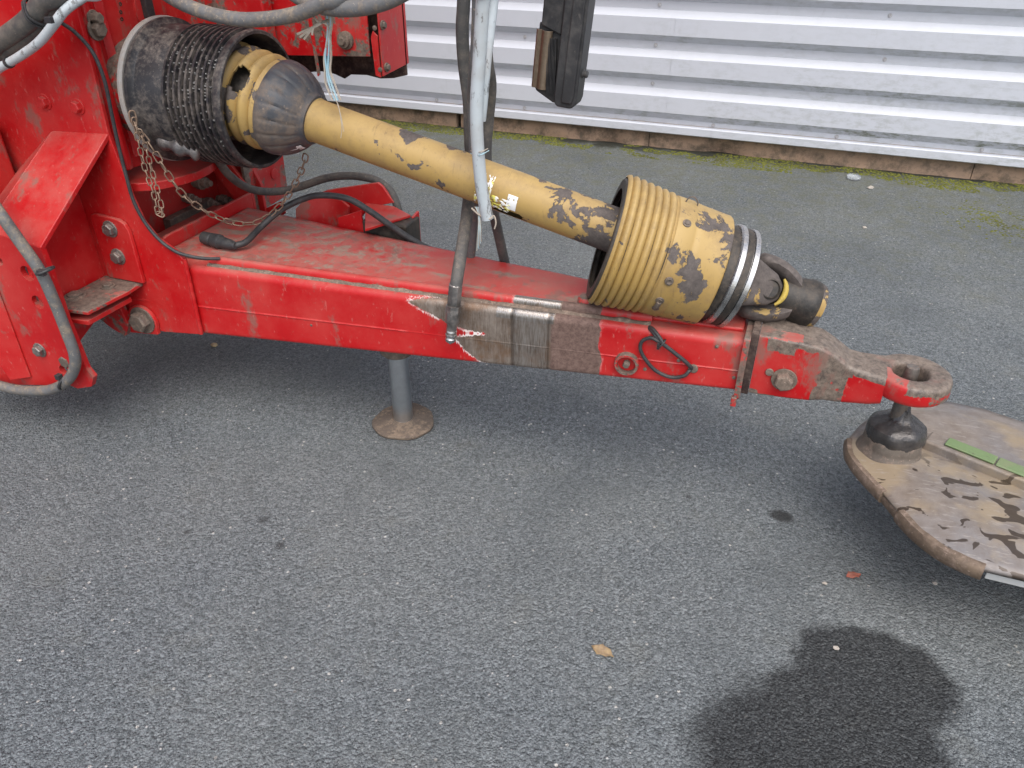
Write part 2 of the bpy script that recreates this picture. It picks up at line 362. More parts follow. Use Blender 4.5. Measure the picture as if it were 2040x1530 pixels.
def jag_block(x0, x1):
    n = 28; v = []; f = []
    for i in range(n + 1):
        xx = x0 + (x1 - x0) * i / n
        for j, z in enumerate((-.02, .012, .03, .05, .08, .11, .139)):
            yo = .016 * mnoise.noise(Vector((xx * 9, z * 14, 3))) * (1 if z < .1 else .4)
            yo += max(0, mnoise.noise(Vector((xx * 3.1, 0, 9))) - .25) * .09 * max(0, 1 - z / .07)
            v.append((xx, WALL_Y + .032 + yo, z))
        v.append((xx, WALL_Y + .20, .139))
    m = 8
    for i in range(n):
        for j in range(m - 1): f.append((i * m + j, (i + 1) * m + j, (i + 1) * m + j + 1, i * m + j + 1))
    f += [tuple(range(m)), tuple(n * m + j for j in range(m - 1, -1, -1))]
    return obj('plinth_block', v, f, CONC, bld, smooth=50)
j0 = at(918, 245, y=WALL_Y + .03).x; j1 = at(1935, 350, y=WALL_Y + .03).x
edges = [j0 - 5.4, j0 - 3.6, j0 - 1.8, j0, (j0 + j1) / 2 - .25, j1, j1 + 1.8, j1 + 3.6]
for a, b in zip(edges, edges[1:]): jag_block(a + .002, b - (.03 if abs(b - j0) < .01 else .002))
box('back_wall', (seam - 6, WALL_Y + .21, 0), (seam + 6, WALL_Y + .30, 4.6), CONC, bld, 0)
FLASH = CLAD
fs = at(1418, 262, y=WALL_Y - .012).x
def flashing(x0, x1, dy):
    pts = [(x0, WALL_Y + .030, .139), (x0, WALL_Y - .008 + dy, .141), (x0, WALL_Y - .014 + dy, .136), (x0, WALL_Y - .014 + dy, .098), (x0, WALL_Y - .008 + dy, .093), (x0, WALL_Y - .010 + dy, .132), (x0, WALL_Y + .030, .133)]
    return prism('drip_flashing', pts, (x1 - x0, 0, 0), FLASH, bld, .0008)
flashing(fs - 6, fs + .012, 0); flashing(fs, fs + 6, -.002)
SCREW = grimy('screw_zinc', (.52, .52, .53), (.36, .36, .36), .2, .4, .0, 120)
for px, py in ((1313, 9), (1305, 90), (1299, 166), (1044, 76), (1043, 222), (1420, 252), (868, 208), (1668, 208 + 60), (1960, 290), (1760, 130), (1770, 45)):
    p = at(px, py, y=WALL_Y + .02)
    # screws sit in the valleys (or on the flashing): snap to the valley plane
    zz = p.z; kk = round((zz - .349) / period); zz = .349 + kk * period if kk >= 0 else .152
    lathe('screw', (p.x, WALL_Y + dep - .0005, zz), (p.x, WALL_Y, zz), [(0, .011), (.003, .011), (.0031, .007), (.009, .006)], SCREW, bld, 12)

# ------------------------------------------------------------------ moss, grit, litter
def moss():
    k = NT('moss'); a = k.noise(60, 5); c = k.mix(k.rng(a, .3, .7), (.085, .095, .022), (.20, .205, .045)); c = k.mix(k.rng(k.noise(5, 4), .5, .7, 0, .6), c, (.07, .065, .03)); k.set(color=c, rough=.95, spec=.1, normal=k.bump(k.noise(700, 3), .8, .003)); return k.m
bm0 = bmesh.new(); bmesh.ops.create_icosphere(bm0, subdivisions=1, radius=1); ICO_V = [v.co.copy() for v in bm0.verts]; ICO_F = [[v.index for v in f.verts] for f in bm0.faces]; bm0.free()
def scatter(name, spots, m, label, cat, squash=(.35, .6)):
    v = []; f = []
    for (x, y, z, r) in spots:
        o = len(v); s = Matrix.Rotation(random.random() * 6.3, 3, 'Z'); q = random.uniform(*squash); e = random.uniform(.6, 1.2)
        for c in ICO_V:
            c2 = s @ Vector((c.x * r * e, c.y * r, c.z * r * q)) * random.uniform(.8, 1.15); v.append((x + c2.x, y + c2.y, z + c2.z + r * q * .35))
        f += [tuple(i + o for i in t) for t in ICO_F]
    return tag(obj(name, v, f, m, None, smooth=60), label, cat, kind='stuff')
sp = []
tries = 0
while len(sp) < 9000 and tries < 90000:
    tries += 1
    x = random.uniform(-2.2, 2.6); y = random.uniform(2.74, 2.975)
    n_ = mnoise.noise(Vector((x * 2.2, y * 5, 0))) + .5 * mnoise.noise(Vector((x * 9, y * 14, 4)))
    if n_ > -.30 + abs(y - 2.87) * 4.0: sp.append((x, y, -.002, random.uniform(.003, .009)))
c0 = at(2010, 445, z=0)
for i in range(1700):
    a = random.gauss(0, 1); b = random.gauss(0, 1); x, y = c0.x + a * .13, c0.y + b * .11
    if mnoise.noise(Vector((x * 12, y * 12, 2))) > -.05: sp.append((x, y, -.002, random.uniform(.002, .0075)))
scatter('moss', sp, moss(), 'yellow green moss growing along the foot of the wall', 'moss')
k = NT('pale_grit'); rnd = k.n('ShaderNodeObjectInfo'); a = k.noise(40, 2); k.set(color=k.mix(k.rng(a, .35, .65), (.42, .40, .37), (.24, .235, .23)), rough=.9); GRIT = k.m
sp = []
for i in range(420):
    x = random.uniform(-1.5, 2.2); y = random.uniform(-1.0, 2.9); sp.append((x, y, -.001, random.choice([.0009, .0012, .0012, .0016, .0022]) * random.uniform(.8, 1.25)))
scatter('loose_grit', sp, GRIT, 'loose pale grit scattered over the asphalt', 'grit', (.4, .7))
def stone(px, py, r, label, m=None, z=0):
    p = at(px, py, z=0); v = [Vector((c.x * r * random.uniform(.75, 1.3), c.y * r * random.uniform(.6, 1.1), (c.z * .55 + .45) * r * random.uniform(.7, 1.1))) + Vector((p.x, p.y, 0)) for c in ICO_V]
    return tag(obj('stone', v, ICO_F, m or STONE, None, smooth=25), label, 'stone')
STONE = grimy('pale_stone', (.50, .46, .40), (.36, .33, .29), .2, .9, 0, 90)
stone(1733, 376, .016, 'pale stone beside the clear plastic scrap near the wall')
stone(427, 690, .013, 'tan stone lying below the root of the red drawbar', grimy('tan_stone', (.50, .38, .22), (.36, .27, .15), .2, .9, 0, 90))
stone(1722, 455, .010, 'small white stone on open asphalt behind the drive shaft joint')
stone(1862, 1163, .006, 'small cream pebble between the red leaf and the worn skid')
stone(1642, 1163, .006, 'small grey pebble just beside the red leaf')
stone(1665, 1293, .006, 'white pebble inside the dark wet patch')
def leaf(px, py, L, w, ang, m, label, curl=.25):
    p = at(px, py, z=0); n = 9; v = []; f = []
    for i in range(n):
        t = i / (n - 1); hw = w * (math.sin(math.pi * min(1, t * 1.02)) ** .7) * (1 + .22 * math.sin(i * 4.1)) + .0006
        for j in (-1, -.5, 0, .5, 1):
            v.append(((t - .5) * L, j * hw, .0025 + curl * L * (abs(j) ** 2) * .28 + .003 * math.sin(t * 5 + j)))
    for i in range(n - 1):
        for j in range(4): f.append((i * 5 + j, i * 5 + j + 1, (i + 1) * 5 + j + 1, (i + 1) * 5 + j))
    M = Matrix.Translation((p.x, p.y, 0)) @ Matrix.Rotation(ang, 4, 'Z')
    o = obj('fallen_leaf', [M @ Vector(q) for q in v], f, m, None, smooth=60); s_ = o.modifiers.new('thick', 'SOLIDIFY'); s_.thickness = .0006
    return tag(o, label, 'leaf')
leaf(1700, 1148, .036, .010, .55, grimy('red_leaf', (.40, .075, .04), (.22, .05, .03), .2, .7, 0, 120, .3), 'small dried red leaf on the asphalt between the skid and the wet patch')
leaf(1200, 1300, .05, .011, 2.9, grimy('tan_leaf', (.42, .30, .15), (.22, .15, .08), .2, .8, 0, 120, .4), 'torn tan brown leaf lying on open asphalt')
k = NT('clear_plastic'); k.set(color=(.55, .58, .60), rough=.25, alpha=.38, spec=.6); CLEAR = k.m
p = at(1700, 357, z=0)
o = lathe('plastic_scrap', (p.x, p.y, .0), (p.x, p.y, .1), [(.001, .004), (.002, .02), (.004, .032), (.012, .037), (.018, .036), (.019, .034), (.013, .034), (.006, .030), (.004, .018)], CLEAR, None, 20, False, jit=.0015)
tag(o, 'clear plastic bottle base lying on asphalt near the wall', 'litter')

# ================================================================== the red towed machine
M = thing('towed_implement', 'red towed farm machine with scraped drawbar, support jack and hitch eye', 'farm machine', (0, 0, 0))
def part(o, label=None):
    if label: o['label'] = label
    return o
# --- drawbar beam -------------------------------------------------
U0, U1, ZT = -.72, .885, .478
vn = lambda u: -.123 + .074 * u
vf = lambda u: .158 - .118 * u if u < .2 else .1344 - .105 * (u - .2)
zb = lambda u: .304 + .0525 * u
POLY = [(808, 599), (850, 622), (885, 641), (925, 657), (965, 665), (938, 669), (905, 671), (930, 700), (962, 724), (1040, 737), (1192, 756), (1199, 715), (1192, 690), (1197, 655), (1190, 622), (1100, 610), (1000, 600), (900, 596)]
def nfp(px, py):
    d = _f * FPX + _r * (px - 1020) - _u * (py - 765); n = Vector((-.074, 1, 0)); t = (-.123 - CAM.dot(n)) / d.dot(n); p = CAM + d * t; return (p.x, p.z)
PUV = [nfp(*q) for q in POLY]
def sdist(p, poly):
    x, y = p; ins = False; best = 9; n = len(poly)
    for i in range(n):
        (ax, ay), (bx, by) = poly[i], poly[(i + 1) % n]
        if (ay > y) != (by > y) and x < (bx - ax) * (y - ay) / (by - ay) + ax: ins = not ins
        dx, dy = bx - ax, by - ay; t = max(0, min(1, ((x - ax) * dx + (y - ay) * dy) / (dx * dx + dy * dy)))
        best = min(best, math.hypot(x - ax - dx * t, y - ay - dy * t))
    return best if ins else -best
GL = [nfp(1020, 660)[0], nfp(1093, 670)[0]]
NU = 330; v = []; wear = []; prim = []; zone = []; line = []; dust = []
R = .018
for i in range(NU + 1):
    u = U0 + (U1 - U0) * i / NU; a, b, zz = vn(u), vf(u), zb(u); sec = []
    sec.append((a + .06, zz)); sec.append((a + .025, zz))
    for q in range(5):
        t = math.pi / 2 * q / 4; sec.append((a + .010 - .010 * math.sin(t), zz + .010 - .010 * math.cos(t)))
    zs = zz + .010; ze = ZT - R; h = ze - zs
    ts = sorted(set([j / 34 for j in range(1, 34)] + [.40 + j * .007 for j in range(10)]))
    for t in ts:
        z = zs + h * t
        bead = (.0007 if .1 < u < .57 else .0022) * math.exp(-((t - .43) / .013) ** 2) * (.8 + .4 * mnoise.noise(Vector((u * 40, 0, 0))))
        sec.append((a - bead, z))
    for q in range(8):
        t = math.pi / 2 * q / 7; sec.append((a + R - R * math.cos(t), ze + R * math.sin(t)))
    sec += [(a + .05, ZT), ((a + b) / 2, ZT), (b - .004, ZT), (b, ZT - .004), (b, zz + .004), (b - .004, zz)]
    for (yy, z) in sec:
        dent = 0
        if yy < a + .02:
            for g0 in GL: dent += .0022 * math.exp(-((u - g0) / .0045) ** 2)
        v.append((u, yy + dent, z))
        w = 0; pr = 0; zo = 0; li = 0
        if yy < a + .03 and z > zz + .001:
            d = sdist((u, z), PUV); w = max(0, min(1, .5 + d / .06))
            pr = 1 if u < .36 else .15
            zo = sm(GL[1] - .004, GL[1] + .012, u) - .38 * sm(GL[0] - .004, GL[0] + .006, u) * (1 - sm(GL[1] - .008, GL[1] + .002, u))
            if z > ZT - .022 and GL[0] - .04 < u < GL[1] + .01: zo = -1
            for g0 in GL: li = max(li, math.exp(-((u - g0) / .004) ** 2))
        wear.append(w); prim.append(pr); zone.append(zo); line.append(li * .8)
        dust.append(.25 if (z > ZT - .003 and a + .012 < yy) else (.05 + .12 * max(0, (.1 - u)) if z < ZT - .02 else .0))
m = len(sec); f = []
for i in range(NU):
    for j in range(m): f.append((i * m + j, (i + 1) * m + j, (i + 1) * m + (j + 1) % m, i * m + (j + 1) % m))
f += [tuple(range(m)), tuple(NU * m + j for j in range(m - 1, -1, -1))]
beam = obj('drawbar_beam', v, f, RED, M, smooth=50, attrs=dict(wear=wear, prim=prim, zone=zone, line=line, dust=dust))
part(beam, 'red tapered box beam scraped to bare steel on one side')
# raised top plate, dusty towards the machine
v = []; f = []; dust = []; nu, nv = 150, 26
for i in range(nu + 1):
    u = -.595 + (U1 - .012 + .595) * i / nu; a = vn(u) + .040; b = vf(u) - .002
    for j in range(nv + 1):
        y = a + (b - a) * j / nv
        zz = ZT + .009 + (.0015 * mnoise.noise(Vector((u * 6, y * 6, 0))))
        v.append((u, y, zz))
        edge_ = -.02 + .16 * (y - a) / (b - a) + .05 * mnoise.noise(Vector((u * 5, y * 9, 7)))
        dd = .33 * (1 - sm(edge_ - .10, edge_ + .06, u)) + .25
        bl = mnoise.noise(Vector((u * 11, y * 26, 3))) ; dd += .35 * max(0, bl - .12) - .40 * max(0, mnoise.noise(Vector((u * 14, y * 30, 8))) - .22)
        for (pu, py_, ru, ry) in ((.245, -.03, .05, .012), (.295, .06, .07, .014), (.06, .03, .05, .012), (.14, .0, .03, .01), (.52, -.02, .09, .03)):
            dd += .55 * math.exp(-((u - pu) / ru) ** 2 - ((y - py_) / ry) ** 2)
        dust.append(dd)
for i in range(nu):
    for j in range(nv): f.append((i * (nv + 1) + j, (i + 1) * (nv + 1) + j, (i + 1) * (nv + 1) + j + 1, i * (nv + 1) + j + 1))
tp = obj('top_plate', v, f, RED, M, smooth=50, attrs=dict(dust=dust)); s_ = tp.modifiers.new('thick', 'SOLIDIFY'); s_.thickness = .0105; s_.offset = -1
# cable conduit: half-round cover along the near top edge, worn through in the middle
v = []; f = []; wear = []; zone = []; prim = []; nu = 150; c0, c1 = at(437, 503, z=.492).x, at(1290, 652, z=.492).x
CS = [(.0, -.004), (.0, .006), (.002, .011), (.006, .0145), (.011, .0155), (.016, .0145), (.020, .011), (.022, .006), (.022, -.004)]
for i in range(nu + 1):
    u = c0 + (c1 - c0) * i / nu; wv = .5 + min((u - .36) / .06, (.565 - u) / .05) ; wv = max(0, min(1, wv))
    for (dy, dz) in CS:
        v.append((u, vn(u) + .026 + dy, ZT + .003 + dz)); wear.append(wv); zone.append(-1 if u < .47 else 1); prim.append(.2)
m = len(CS)
for i in range(nu):
    for j in range(m - 1): f.append((i * m + j, (i + 1) * m + j, (i + 1) * m + j + 1, i * m + j + 1))
f += [tuple(range(m)), tuple(nu * m + j for j in range(m - 1, -1, -1))]
part(obj('cable_conduit', v, f, RED, M, smooth=60, attrs=dict(wear=wear, zone=zone, prim=prim)), 'red half round cable cover along the beam edge')
# dirt packed in the groove between beam edge and conduit
v = []; f = []; nu = 200
for i in range(nu + 1):
    u = c0 + (c1 - c0) * i / nu; hh = .0022 + .0035 * max(0, mnoise.noise(Vector((u * 30, 1, 0))) + .25)
    for dy, dz in ((.013, -.001), (.018, hh), (.024, hh * 1.3), (.030, 0)): v.append((u, vn(u) + dy, ZT + dz))
for i in range(nu):
    for j in range(3): f.append((i * 4 + j, (i + 1) * 4 + j, (i + 1) * 4 + j + 1, i * 4 + j + 1))
part(obj('packed_dirt', v, f, MUDDY, M, smooth=60), 'dry dirt packed along the beam edge')

# --- bolts ---------------------------------------------------------
def bolt(p, n, r, m=STEEL, parent=M, h=None, washer=True, name='bolt', dome=True):
    p = Vector(p); n = Vector(n).normalized(); h = h or r * .75; d, a, b = frame(n); v = []; f = []
    rot = random.random()
    def ring(s, rad, k, off=0): 
        o = len(v)
        for i in range(k):
            t = 2 * math.pi * (i + off) / k + rot; v.append(p + d * s + (a * math.cos(t) + b * math.sin(t)) * rad)
        return o
    if washer:
        A = ring(-.001, r * 1.35, 24); B = ring(.003, r * 1.35, 24)
        f += [(A + i, A + (i + 1) % 24, B + (i + 1) % 24, B + i) for i in range(24)] + [tuple(B + i for i in range(24))]
    s0 = .003 if washer else -.001
    A = ring(s0, r, 6); B = ring(s0 + h * .82, r, 6); C = ring(s0 + h, r * .84, 6)
    for X, Y in ((A, B), (B, C)): f += [(X + i, X + (i + 1) % 6, Y + (i + 1) % 6, Y + i) for i in range(6)]
    f.append(tuple(C + i for i in range(6)))
    o = obj(name, v, f, m, parent, smooth=25, bevel=.0012); return o
NY = (0, -1, 0)

# --- side plate, beam root and outrigger (left) ---------------------
YA = -.172
def onA(px, py, y=YA): p = at(px, py, y=y); return (p.x, y, p.z)
A_pts = [(-1.9, YA, 1.75), (-.60, YA, 1.75), onA(148, 0), onA(182, 130), onA(215, 265), onA(240, 330), onA(262, 392), onA(284, 440), onA(312, 475), onA(352, 503), onA(364, 516), onA(398, 667), onA(330, 662), (-.75, YA, .262), (-.92, YA, .262), (-.95, YA, .45), (-1.9, YA, .6)]
side = prism('side_plate', A_pts, (0, .012, 0), RED, M, .003)
# inner companion plate on the far side of the recess
prism('side_plate', [(-1.9, .31, 1.5), (-.75, .31, 1.5), (-.72, .31, .8), (-.60, .31, .53), (-.60, .31, .33), (-.9, .31, .262), (-1.9, .31, .6)], (0, .012, 0), RED, M, .003)
YB = -.385
fr, fl = Vector(onA(215, 266)), Vector(onA(104, 260)); rg = Vector(onA(-40, 425))
br = at(80, 494, y=YB); bl_ = br + Vector((-.165, 0, .02)); rb = at(-60, 470, y=YB)
def slab(name, pts, t, m=RED, parent=M, bevel=.0025):
    pts = [Vector(p) for p in pts]; n = (pts[1] - pts[0]).cross(pts[2] - pts[0]).normalized()
    if n.y > 0: n = -n
    return prism(name, pts, -n * t, m, parent, bevel)
slab('sloping_gusset', [fr, fl, bl_, br], .012); slab('sloping_gusset', [fl + Vector((-.001, 0, 0)), rg, rb, bl_ + Vector((-.001, 0, 0))], .012)
zB = br.z
B_pts = [br, at(100, 545, y=YB), at(133, 640, y=YB), at(158, 700, y=YB), at(172, 735, y=YB), at(186, 752, y=YB), at(182, 770, y=YB), at(155, 774, y=YB), at(140, 768, y=YB), at(-60, 765, y=YB), rb, bl_]
plate = prism('outrigger_plate', [Vector((p.x, YB, p.z)) for p in B_pts], (0, .014, 0), RED, M, 0)
cutters = []
for px, py, rr in ((-2, 520, .012), (54, 545, .020), (75, 602, .018), (128, 738, .016)):
    p = at(px, py, y=YB); cutters.append(lathe('hole_cutter', (p.x, YB - .03, p.z), (p.x, YB + .04, p.z), [(0, rr), (.07, rr)], RED, None, 20))
bpy.context.view_layer.update()
cut(plate, cutters)
# folded stiffener left of the holes
slab('stiffener', [at(-10, 560, y=YB - .004), at(62, 752, y=YB - .004), at(20, 758, y=YB - .03), at(-60, 650, y=YB - .03)], .006)
XW = onA(203, 529)[0]
prism('web_plate', [(XW, YA, .72), (XW, YA, .34), (XW, YB + .014, .25), (XW, YB + .014, zB - .01)], (-.012, 0, 0), RED, M, .002)
# angle bracket with two bolts, and its shelf
fx0, fx1 = onA(186, 427)[0], onA(288, 545)[0]
zf0, zf1 = .415, onA(190, 425)[2]
c_ = .02
fl_pts = [(fx0, 0, zf0), (fx1, 0, zf0)]
fl_pts += [(fx1, 0, zf1 - c_ * 1.5), (fx1 - .008, 0, zf1 - .012), (fx1 - .025, 0, zf1 - .002), (fx0 + .02, 0, zf1 + .004), (fx0 + .004, 0, zf1), (fx0, 0, zf1 - .012)]
prism('bracket_flange', [(x, YA - .013, z) for x, _, z in fl_pts], (0, .012, 0), RED, M, .003)
sx0, sx1 = XW + .004, onA(282, 562)[0] + .004
prism('bracket_shelf', [(sx0, YA - .001, .413), (sx1, YA - .001, .413), (sx1 + .006, YA - .06, .413), (sx1 - .004, YB + .03, .413), (sx0, YB + .016, .413)], (0, 0, -.011), RED_MUD, M, .003)
prism('bracket_foot', [(sx0, YA - .03, .385), (sx1 - .01, YA - .04, .385), (sx1 - .014, YB + .03, .385), (sx0, YB + .02, .385)], (0, 0, -.013), RED, M, .002)
for px, py in ((220, 456), (236, 511)):
    p = onA(px, py, YA - .013); bolt(p, NY, .0165)
for px, py, r in ((215, 571, .014), (150, 590, .020)):
    p = at(px, py, z=.413); bolt((p.x, p.y, .413), (0, 0, 1), r, DIRTY_STEEL, h=.006)
for px, py in ((90, 203), (156, 212)):
    p = onA(px, py); bolt(p, NY, .014, RED, h=.012)
p = at(80, 697, y=YB); bolt((p.x, YB, p.z), NY, .015, STEEL)
p = at(128, 712, y=YB + .02); bolt((p.x + .02, YB + .014, p.z), NY, .018, DIRTY_STEEL)
# pivot lug and big pin bolt
lc = Vector(onA(290, 637)); lug = []
for i in range(13):
    t = math.radians(-20 + 200 * i / 12); lug.append((lc.x + .048 * math.cos(t), YA - .014, lc.z + .048 * math.sin(t)))
lug += [(lc.x - .055, YA - .014, .25), (lc.x + .045, YA - .014, .262)]
prism('pivot_lug', lug, (0, .013, 0), RED, M, .003)
p = onA(284, 638, YA - .015); bolt(p, NY, .029, DIRTY_STEEL, h=.022)
prism('pivot_lug', [(lc.x - .16, YA - .03, .36), (lc.x - .05, YA - .03, .36), (lc.x - .035, YA - .03, .285), (lc.x - .06, YA - .03, .245), (lc.x - .10, YA - .03, .262), (lc.x - .16, YA - .03, .30)], (0, .02, 0), RED_MUD, M, .003)
# weld seam between beam and root plate
wp = [Vector(onA(364, 517)), Vector(onA(398, 666))]
pts = [wp[0].lerp(wp[1], i / 14) + Vector((.002 + .001 * (i % 2), .004, 0)) for i in range(15)]
v_, f_ = tube_geo(spline(pts, 3), .0055, 8); obj('weld_bead', v_, f_, RED, M, smooth=60)

# --- headstock behind -------------------------------------------------
XF = -.652; XL = -.765
prism('front_panel', [(XF, -.16, .70), (XF, .31, .66), (XF, .40, .8), (XF, .40, 1.75), (XF, -.16, 1.75)], (-.012, 0, 0), RED, M, .003)
prism('front_panel', [(XL, -.16, .30), (XL, .31, .30), (XL, .31, .80), (XL, -.16, .80)], (-.012, 0, 0), RED, M, .003)
def rib(y0, y1, x1, zlo):
    prism('stiffening_rib', [(XF + .001, y0, zlo), (XF + x1, y0 + .014, zlo + .0), (XF + x1, y1 - .014, zlo), (XF + .001, y1, zlo)], (0, 0, 1.75 - zlo), RED, M, .006)
rib(-.150, -.105, .024, .70); rib(-.088, -.062, .016, .72); rib(.215, .25, .03, .75)
p = at(192, 58, x=XF + .024); bolt((XF + .024, p.y, p.z), (1, 0, 0), .018, MUDDY, h=.014); p = at(186, 36, x=XF + .024); bolt((XF + .024, p.y, p.z), (1, 0, 0), .013, MUDDY, h=.018)
p = at(300, 18, x=XF + .002); lathe('cover_disc', (XF, p.y, p.z), (0, p.y, p.z), [(0, .052), (.004, .052), (.005, .049), (.0055, .0)], RED, M, 40)
for px, py in ((241, 24), (240, 8), (316, 6), (243, 38)):
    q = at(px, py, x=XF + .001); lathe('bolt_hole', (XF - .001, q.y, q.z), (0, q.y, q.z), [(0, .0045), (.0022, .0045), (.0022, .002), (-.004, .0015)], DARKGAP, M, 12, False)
box('fitting_block', (XF, .05, 1.02), (XF + .02, .075, 1.12), BLACK, M, .002)
# half-round support under the shaft guard
pts = [(XL, -.14, .672), (XL, .17, .672)]
for i in range(15):
    t = math.radians(78 - 156 * i / 14); pts.append((-.66 + .125 * math.cos(t), .005 + .155 * math.sin(t), .672))
prism('guard_support', pts, (0, 0, -.022), RED, M, .003)
# recess floor, fittings, and cross lip in front of it
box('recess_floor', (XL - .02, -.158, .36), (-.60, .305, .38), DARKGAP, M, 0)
prism('cross_lip', [(-.600, -.160, .44), (-.600, .262, .44), (-.600, .262, .520), (-.600, -.10, .520), (-.600, -.160, .492)], (-.012, 0, 0), RED, M, .003)
prism('recess_side', [(-.60, .262, .40), (-.60, .274, .40), (XL, .274, .62), (XL, .262, .62)], (0, 0, .12), RED, M, .002)
for px, py, r in ((393, 362, .022), (410, 405, .020), (440, 398, .018), (372, 395, .016)):
    q = at(px, py, x=XL + .01); lathe('hydraulic_fitting', (XL, q.y, q.z), (0, q.y, q.z), [(0, r * .8), (.012, r * .8), (.014, r), (.03, r), (.032, r * .75), (.045, r * .7), (.047, r * .45), (.06, r * .4)], MUDDY, M, 10, smooth=30)
box('manifold_block', (XL, .06, .40), (XL + .03, .22, .49), DIRTY_STEEL, M, .004)
# far plate right of the guard
q0, q1 = at(563, 300, x=-.62), at(575, 388, x=-.62)
prism('end_plate', [(-.62, .27, .80), (-.62, q0.y, .80), (-.62, q0.y, q0.z), (-.62, q1.y, q1.z), (-.62, .27, .44)], (-.010, 0, 0), RED_MUD, M, .002)
q = at(546, 346, x=-.62); lathe('hole_plug', (-.621, q.y, q.z), (0, q.y, q.z), [(0, .018), (.004, .018), (.005, .014), (.005, 0)], RED, M, 20)
# --- sheet-metal box above the shaft ------------------------------------
YX = .20; z_low = at(735, 113, y=YX).z; xr = at(737, 113, y=YX).x; xe = -.082
prism('box_panel', [(-.72, YX, z_low - .02), (-.36, YX, z_low - .012), (xr, YX, z_low), (xr + .01, YX, 1.6), (-.72, YX, 1.6)], (0, .006, 0), RED_MUD, M, .0015)
bp = [(-.72, .83), (-.5, .845), (-.44, .85), (-.40, .844), (-.34, .852), (-.30, .848), (-.27, .838), (-.25, .85), (-.2, .852), (-.16, .846), (-.12, .85), (xe, .86), (xe, 1.6), (-.72, 1.6)]
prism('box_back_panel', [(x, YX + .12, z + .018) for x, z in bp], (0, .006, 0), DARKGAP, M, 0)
qa, qb = at(765, 152, y=YX), at(815, 126, x=xe)
prism('box_end_panel', [(xe, YX - .002, qa.z), (xe, qb.y, qb.z), (xe, qb.y, 1.6), (xe, YX - .002, 1.6)], (-.004, 0, 0), RED, M, .0012)
sx = at(737, 50, y=YX - .004).x
prism('box_flange', [(sx + .004, YX - .006, at(757, 150, y=YX).z), (xe - .006, YX - .006, at(757, 150, y=YX).z - .004), (xe - .006, YX - .006, .99), (xe - .016, YX - .006, 1.0), (sx + .006, YX - .006, 1.0), (sx, YX - .006, .985)], (0, .005, 0), RED, M, .0012)
for px, py in ((762, 50), (770, 134)):
    q = at(px, py, x=xe + .001); bolt((xe + .001, q.y, q.z), (1, .0, 0), .008, DIRTY_STEEL)
for px, py in ((746, 56), (757, 139)):
    q = at(px, py, y=YX - .007); lathe('rivet', (q.x, YX - .006, q.z), (q.x, -1, q.z), [(0, .006), (.001, .006), (.002, .004), (.002, .0)], DIRTY_STEEL, M, 14)
q = at(690, 80, y=YX); lathe('grease_cap', (q.x, YX, q.z), (q.x, -1, q.z), [(0, .021), (.008, .021), (.010, .017), (.018, .016), (.019, .010), (.026, .008), (.026, 0)], MUDDY, M, 20)
q = at(640, 90, y=YX - .01); prism('hanger_strip', [(q.x - .006, YX - .05, 1.10), (q.x + .004, YX - .05, 1.10), (q.x + .012, YX - .05, .90), (q.x + .004, YX - .05, .895)], (0, .004, 0), RED_MUD, M, .001)
box('box_inner_arm', (-.52, YX - .05, .90), (-.37, YX - .01, 1.5), RED_MUD, M, .006)
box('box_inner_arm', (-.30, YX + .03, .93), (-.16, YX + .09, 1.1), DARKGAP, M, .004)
# --- machine body, axle and wheels that carry it (beyond the frame) -------
box('machine_body', (-4.4, -1.15, .75), (-1.55, 1.2, 2.9), RED, M, .03)
box('chassis_rail', (-4.0, -.34, .62), (-.95, -.19, .80), RED, M, .01); box('chassis_rail', (-4.0, .33, .62), (-.75, .46, .80), RED, M, .01)
hose('axle', [(-3.1, -1.2, .55), (-3.1, 0, .55), (-3.1, 1.2, .55)], .06, DIRTY_STEEL, M)
box('axle_stand', (-3.2, -.3, .5), (-3.0, .4, .9), RED, M, .01)
for y in (-1.35, 1.0):
    w_ = lathe('wheel', (-3.1, y, .55), (-3.1, y + .35, .55), [(.02, .28), (0, .40), (.02, .50), (.06, .55), (.29, .55), (.33, .50), (.35, .40), (.33, .28)], RUBBER, M, 40)
    lathe('rim', (-3.1, y + .03, .55), (-3.1, y + .4, .55), [(.0, .29), (.1, .27), (.12, .08), (.2, .08), (.2, .27), (.29, .29)], RED, w_, 32)
hose('hose_arm', [(-1.6, .12, 1.55), (-.9, .12, 1.52), (0, .12, 1.42), (.32, .12, 1.38), (.42, .16, 1.36)], .022, RED, M)

# --- black corrugated shaft guard -------------------------------------------
GX0, GX1, GR, GZ = -.560, -.310, .153, .868
prof_ = [(0, GR + .010), (.004, GR + .013), (.012, GR + .013), (.016, GR + .004), (.02, GR)]
s = .085
prof_.append((.08, GR - .002))
s = .098
while s < .220:
    prof_ += [(s, GR - .008), (s + .0010, GR + .005), (s + .0068, GR + .0055), (s + .0078, GR - .008)]; s += .0150
prof_ += [(.228, GR - .001), (.238, GR + .003), (.249, GR + .003), (.252, GR), (.252, GR - .006), (.23, GR - .009), (.02, GR - .010), (0, GR - .010)]
gd = lathe('shaft_guard', (GX0, .002, GZ), (GX1, .0075, GZ - .006), prof_, GUARD, M, 72, False, smooth=28)
part(gd, 'black corrugated plastic guard over the drive shaft input')
lathe('guard_rim', (GX0 - .012, .002, GZ), (GX1, .002, GZ), [(0, GR + .004), (0, GR + .011), (.003, GR + .015), (.009, GR + .015), (.013, GR + .011), (.013, GR + .004)], grimy('grey_rim', (.27, .25, .235), (.36, .34, .32), .6, .6, 0, 40, .3, (.25, .20, .165)), gd, 72, False)
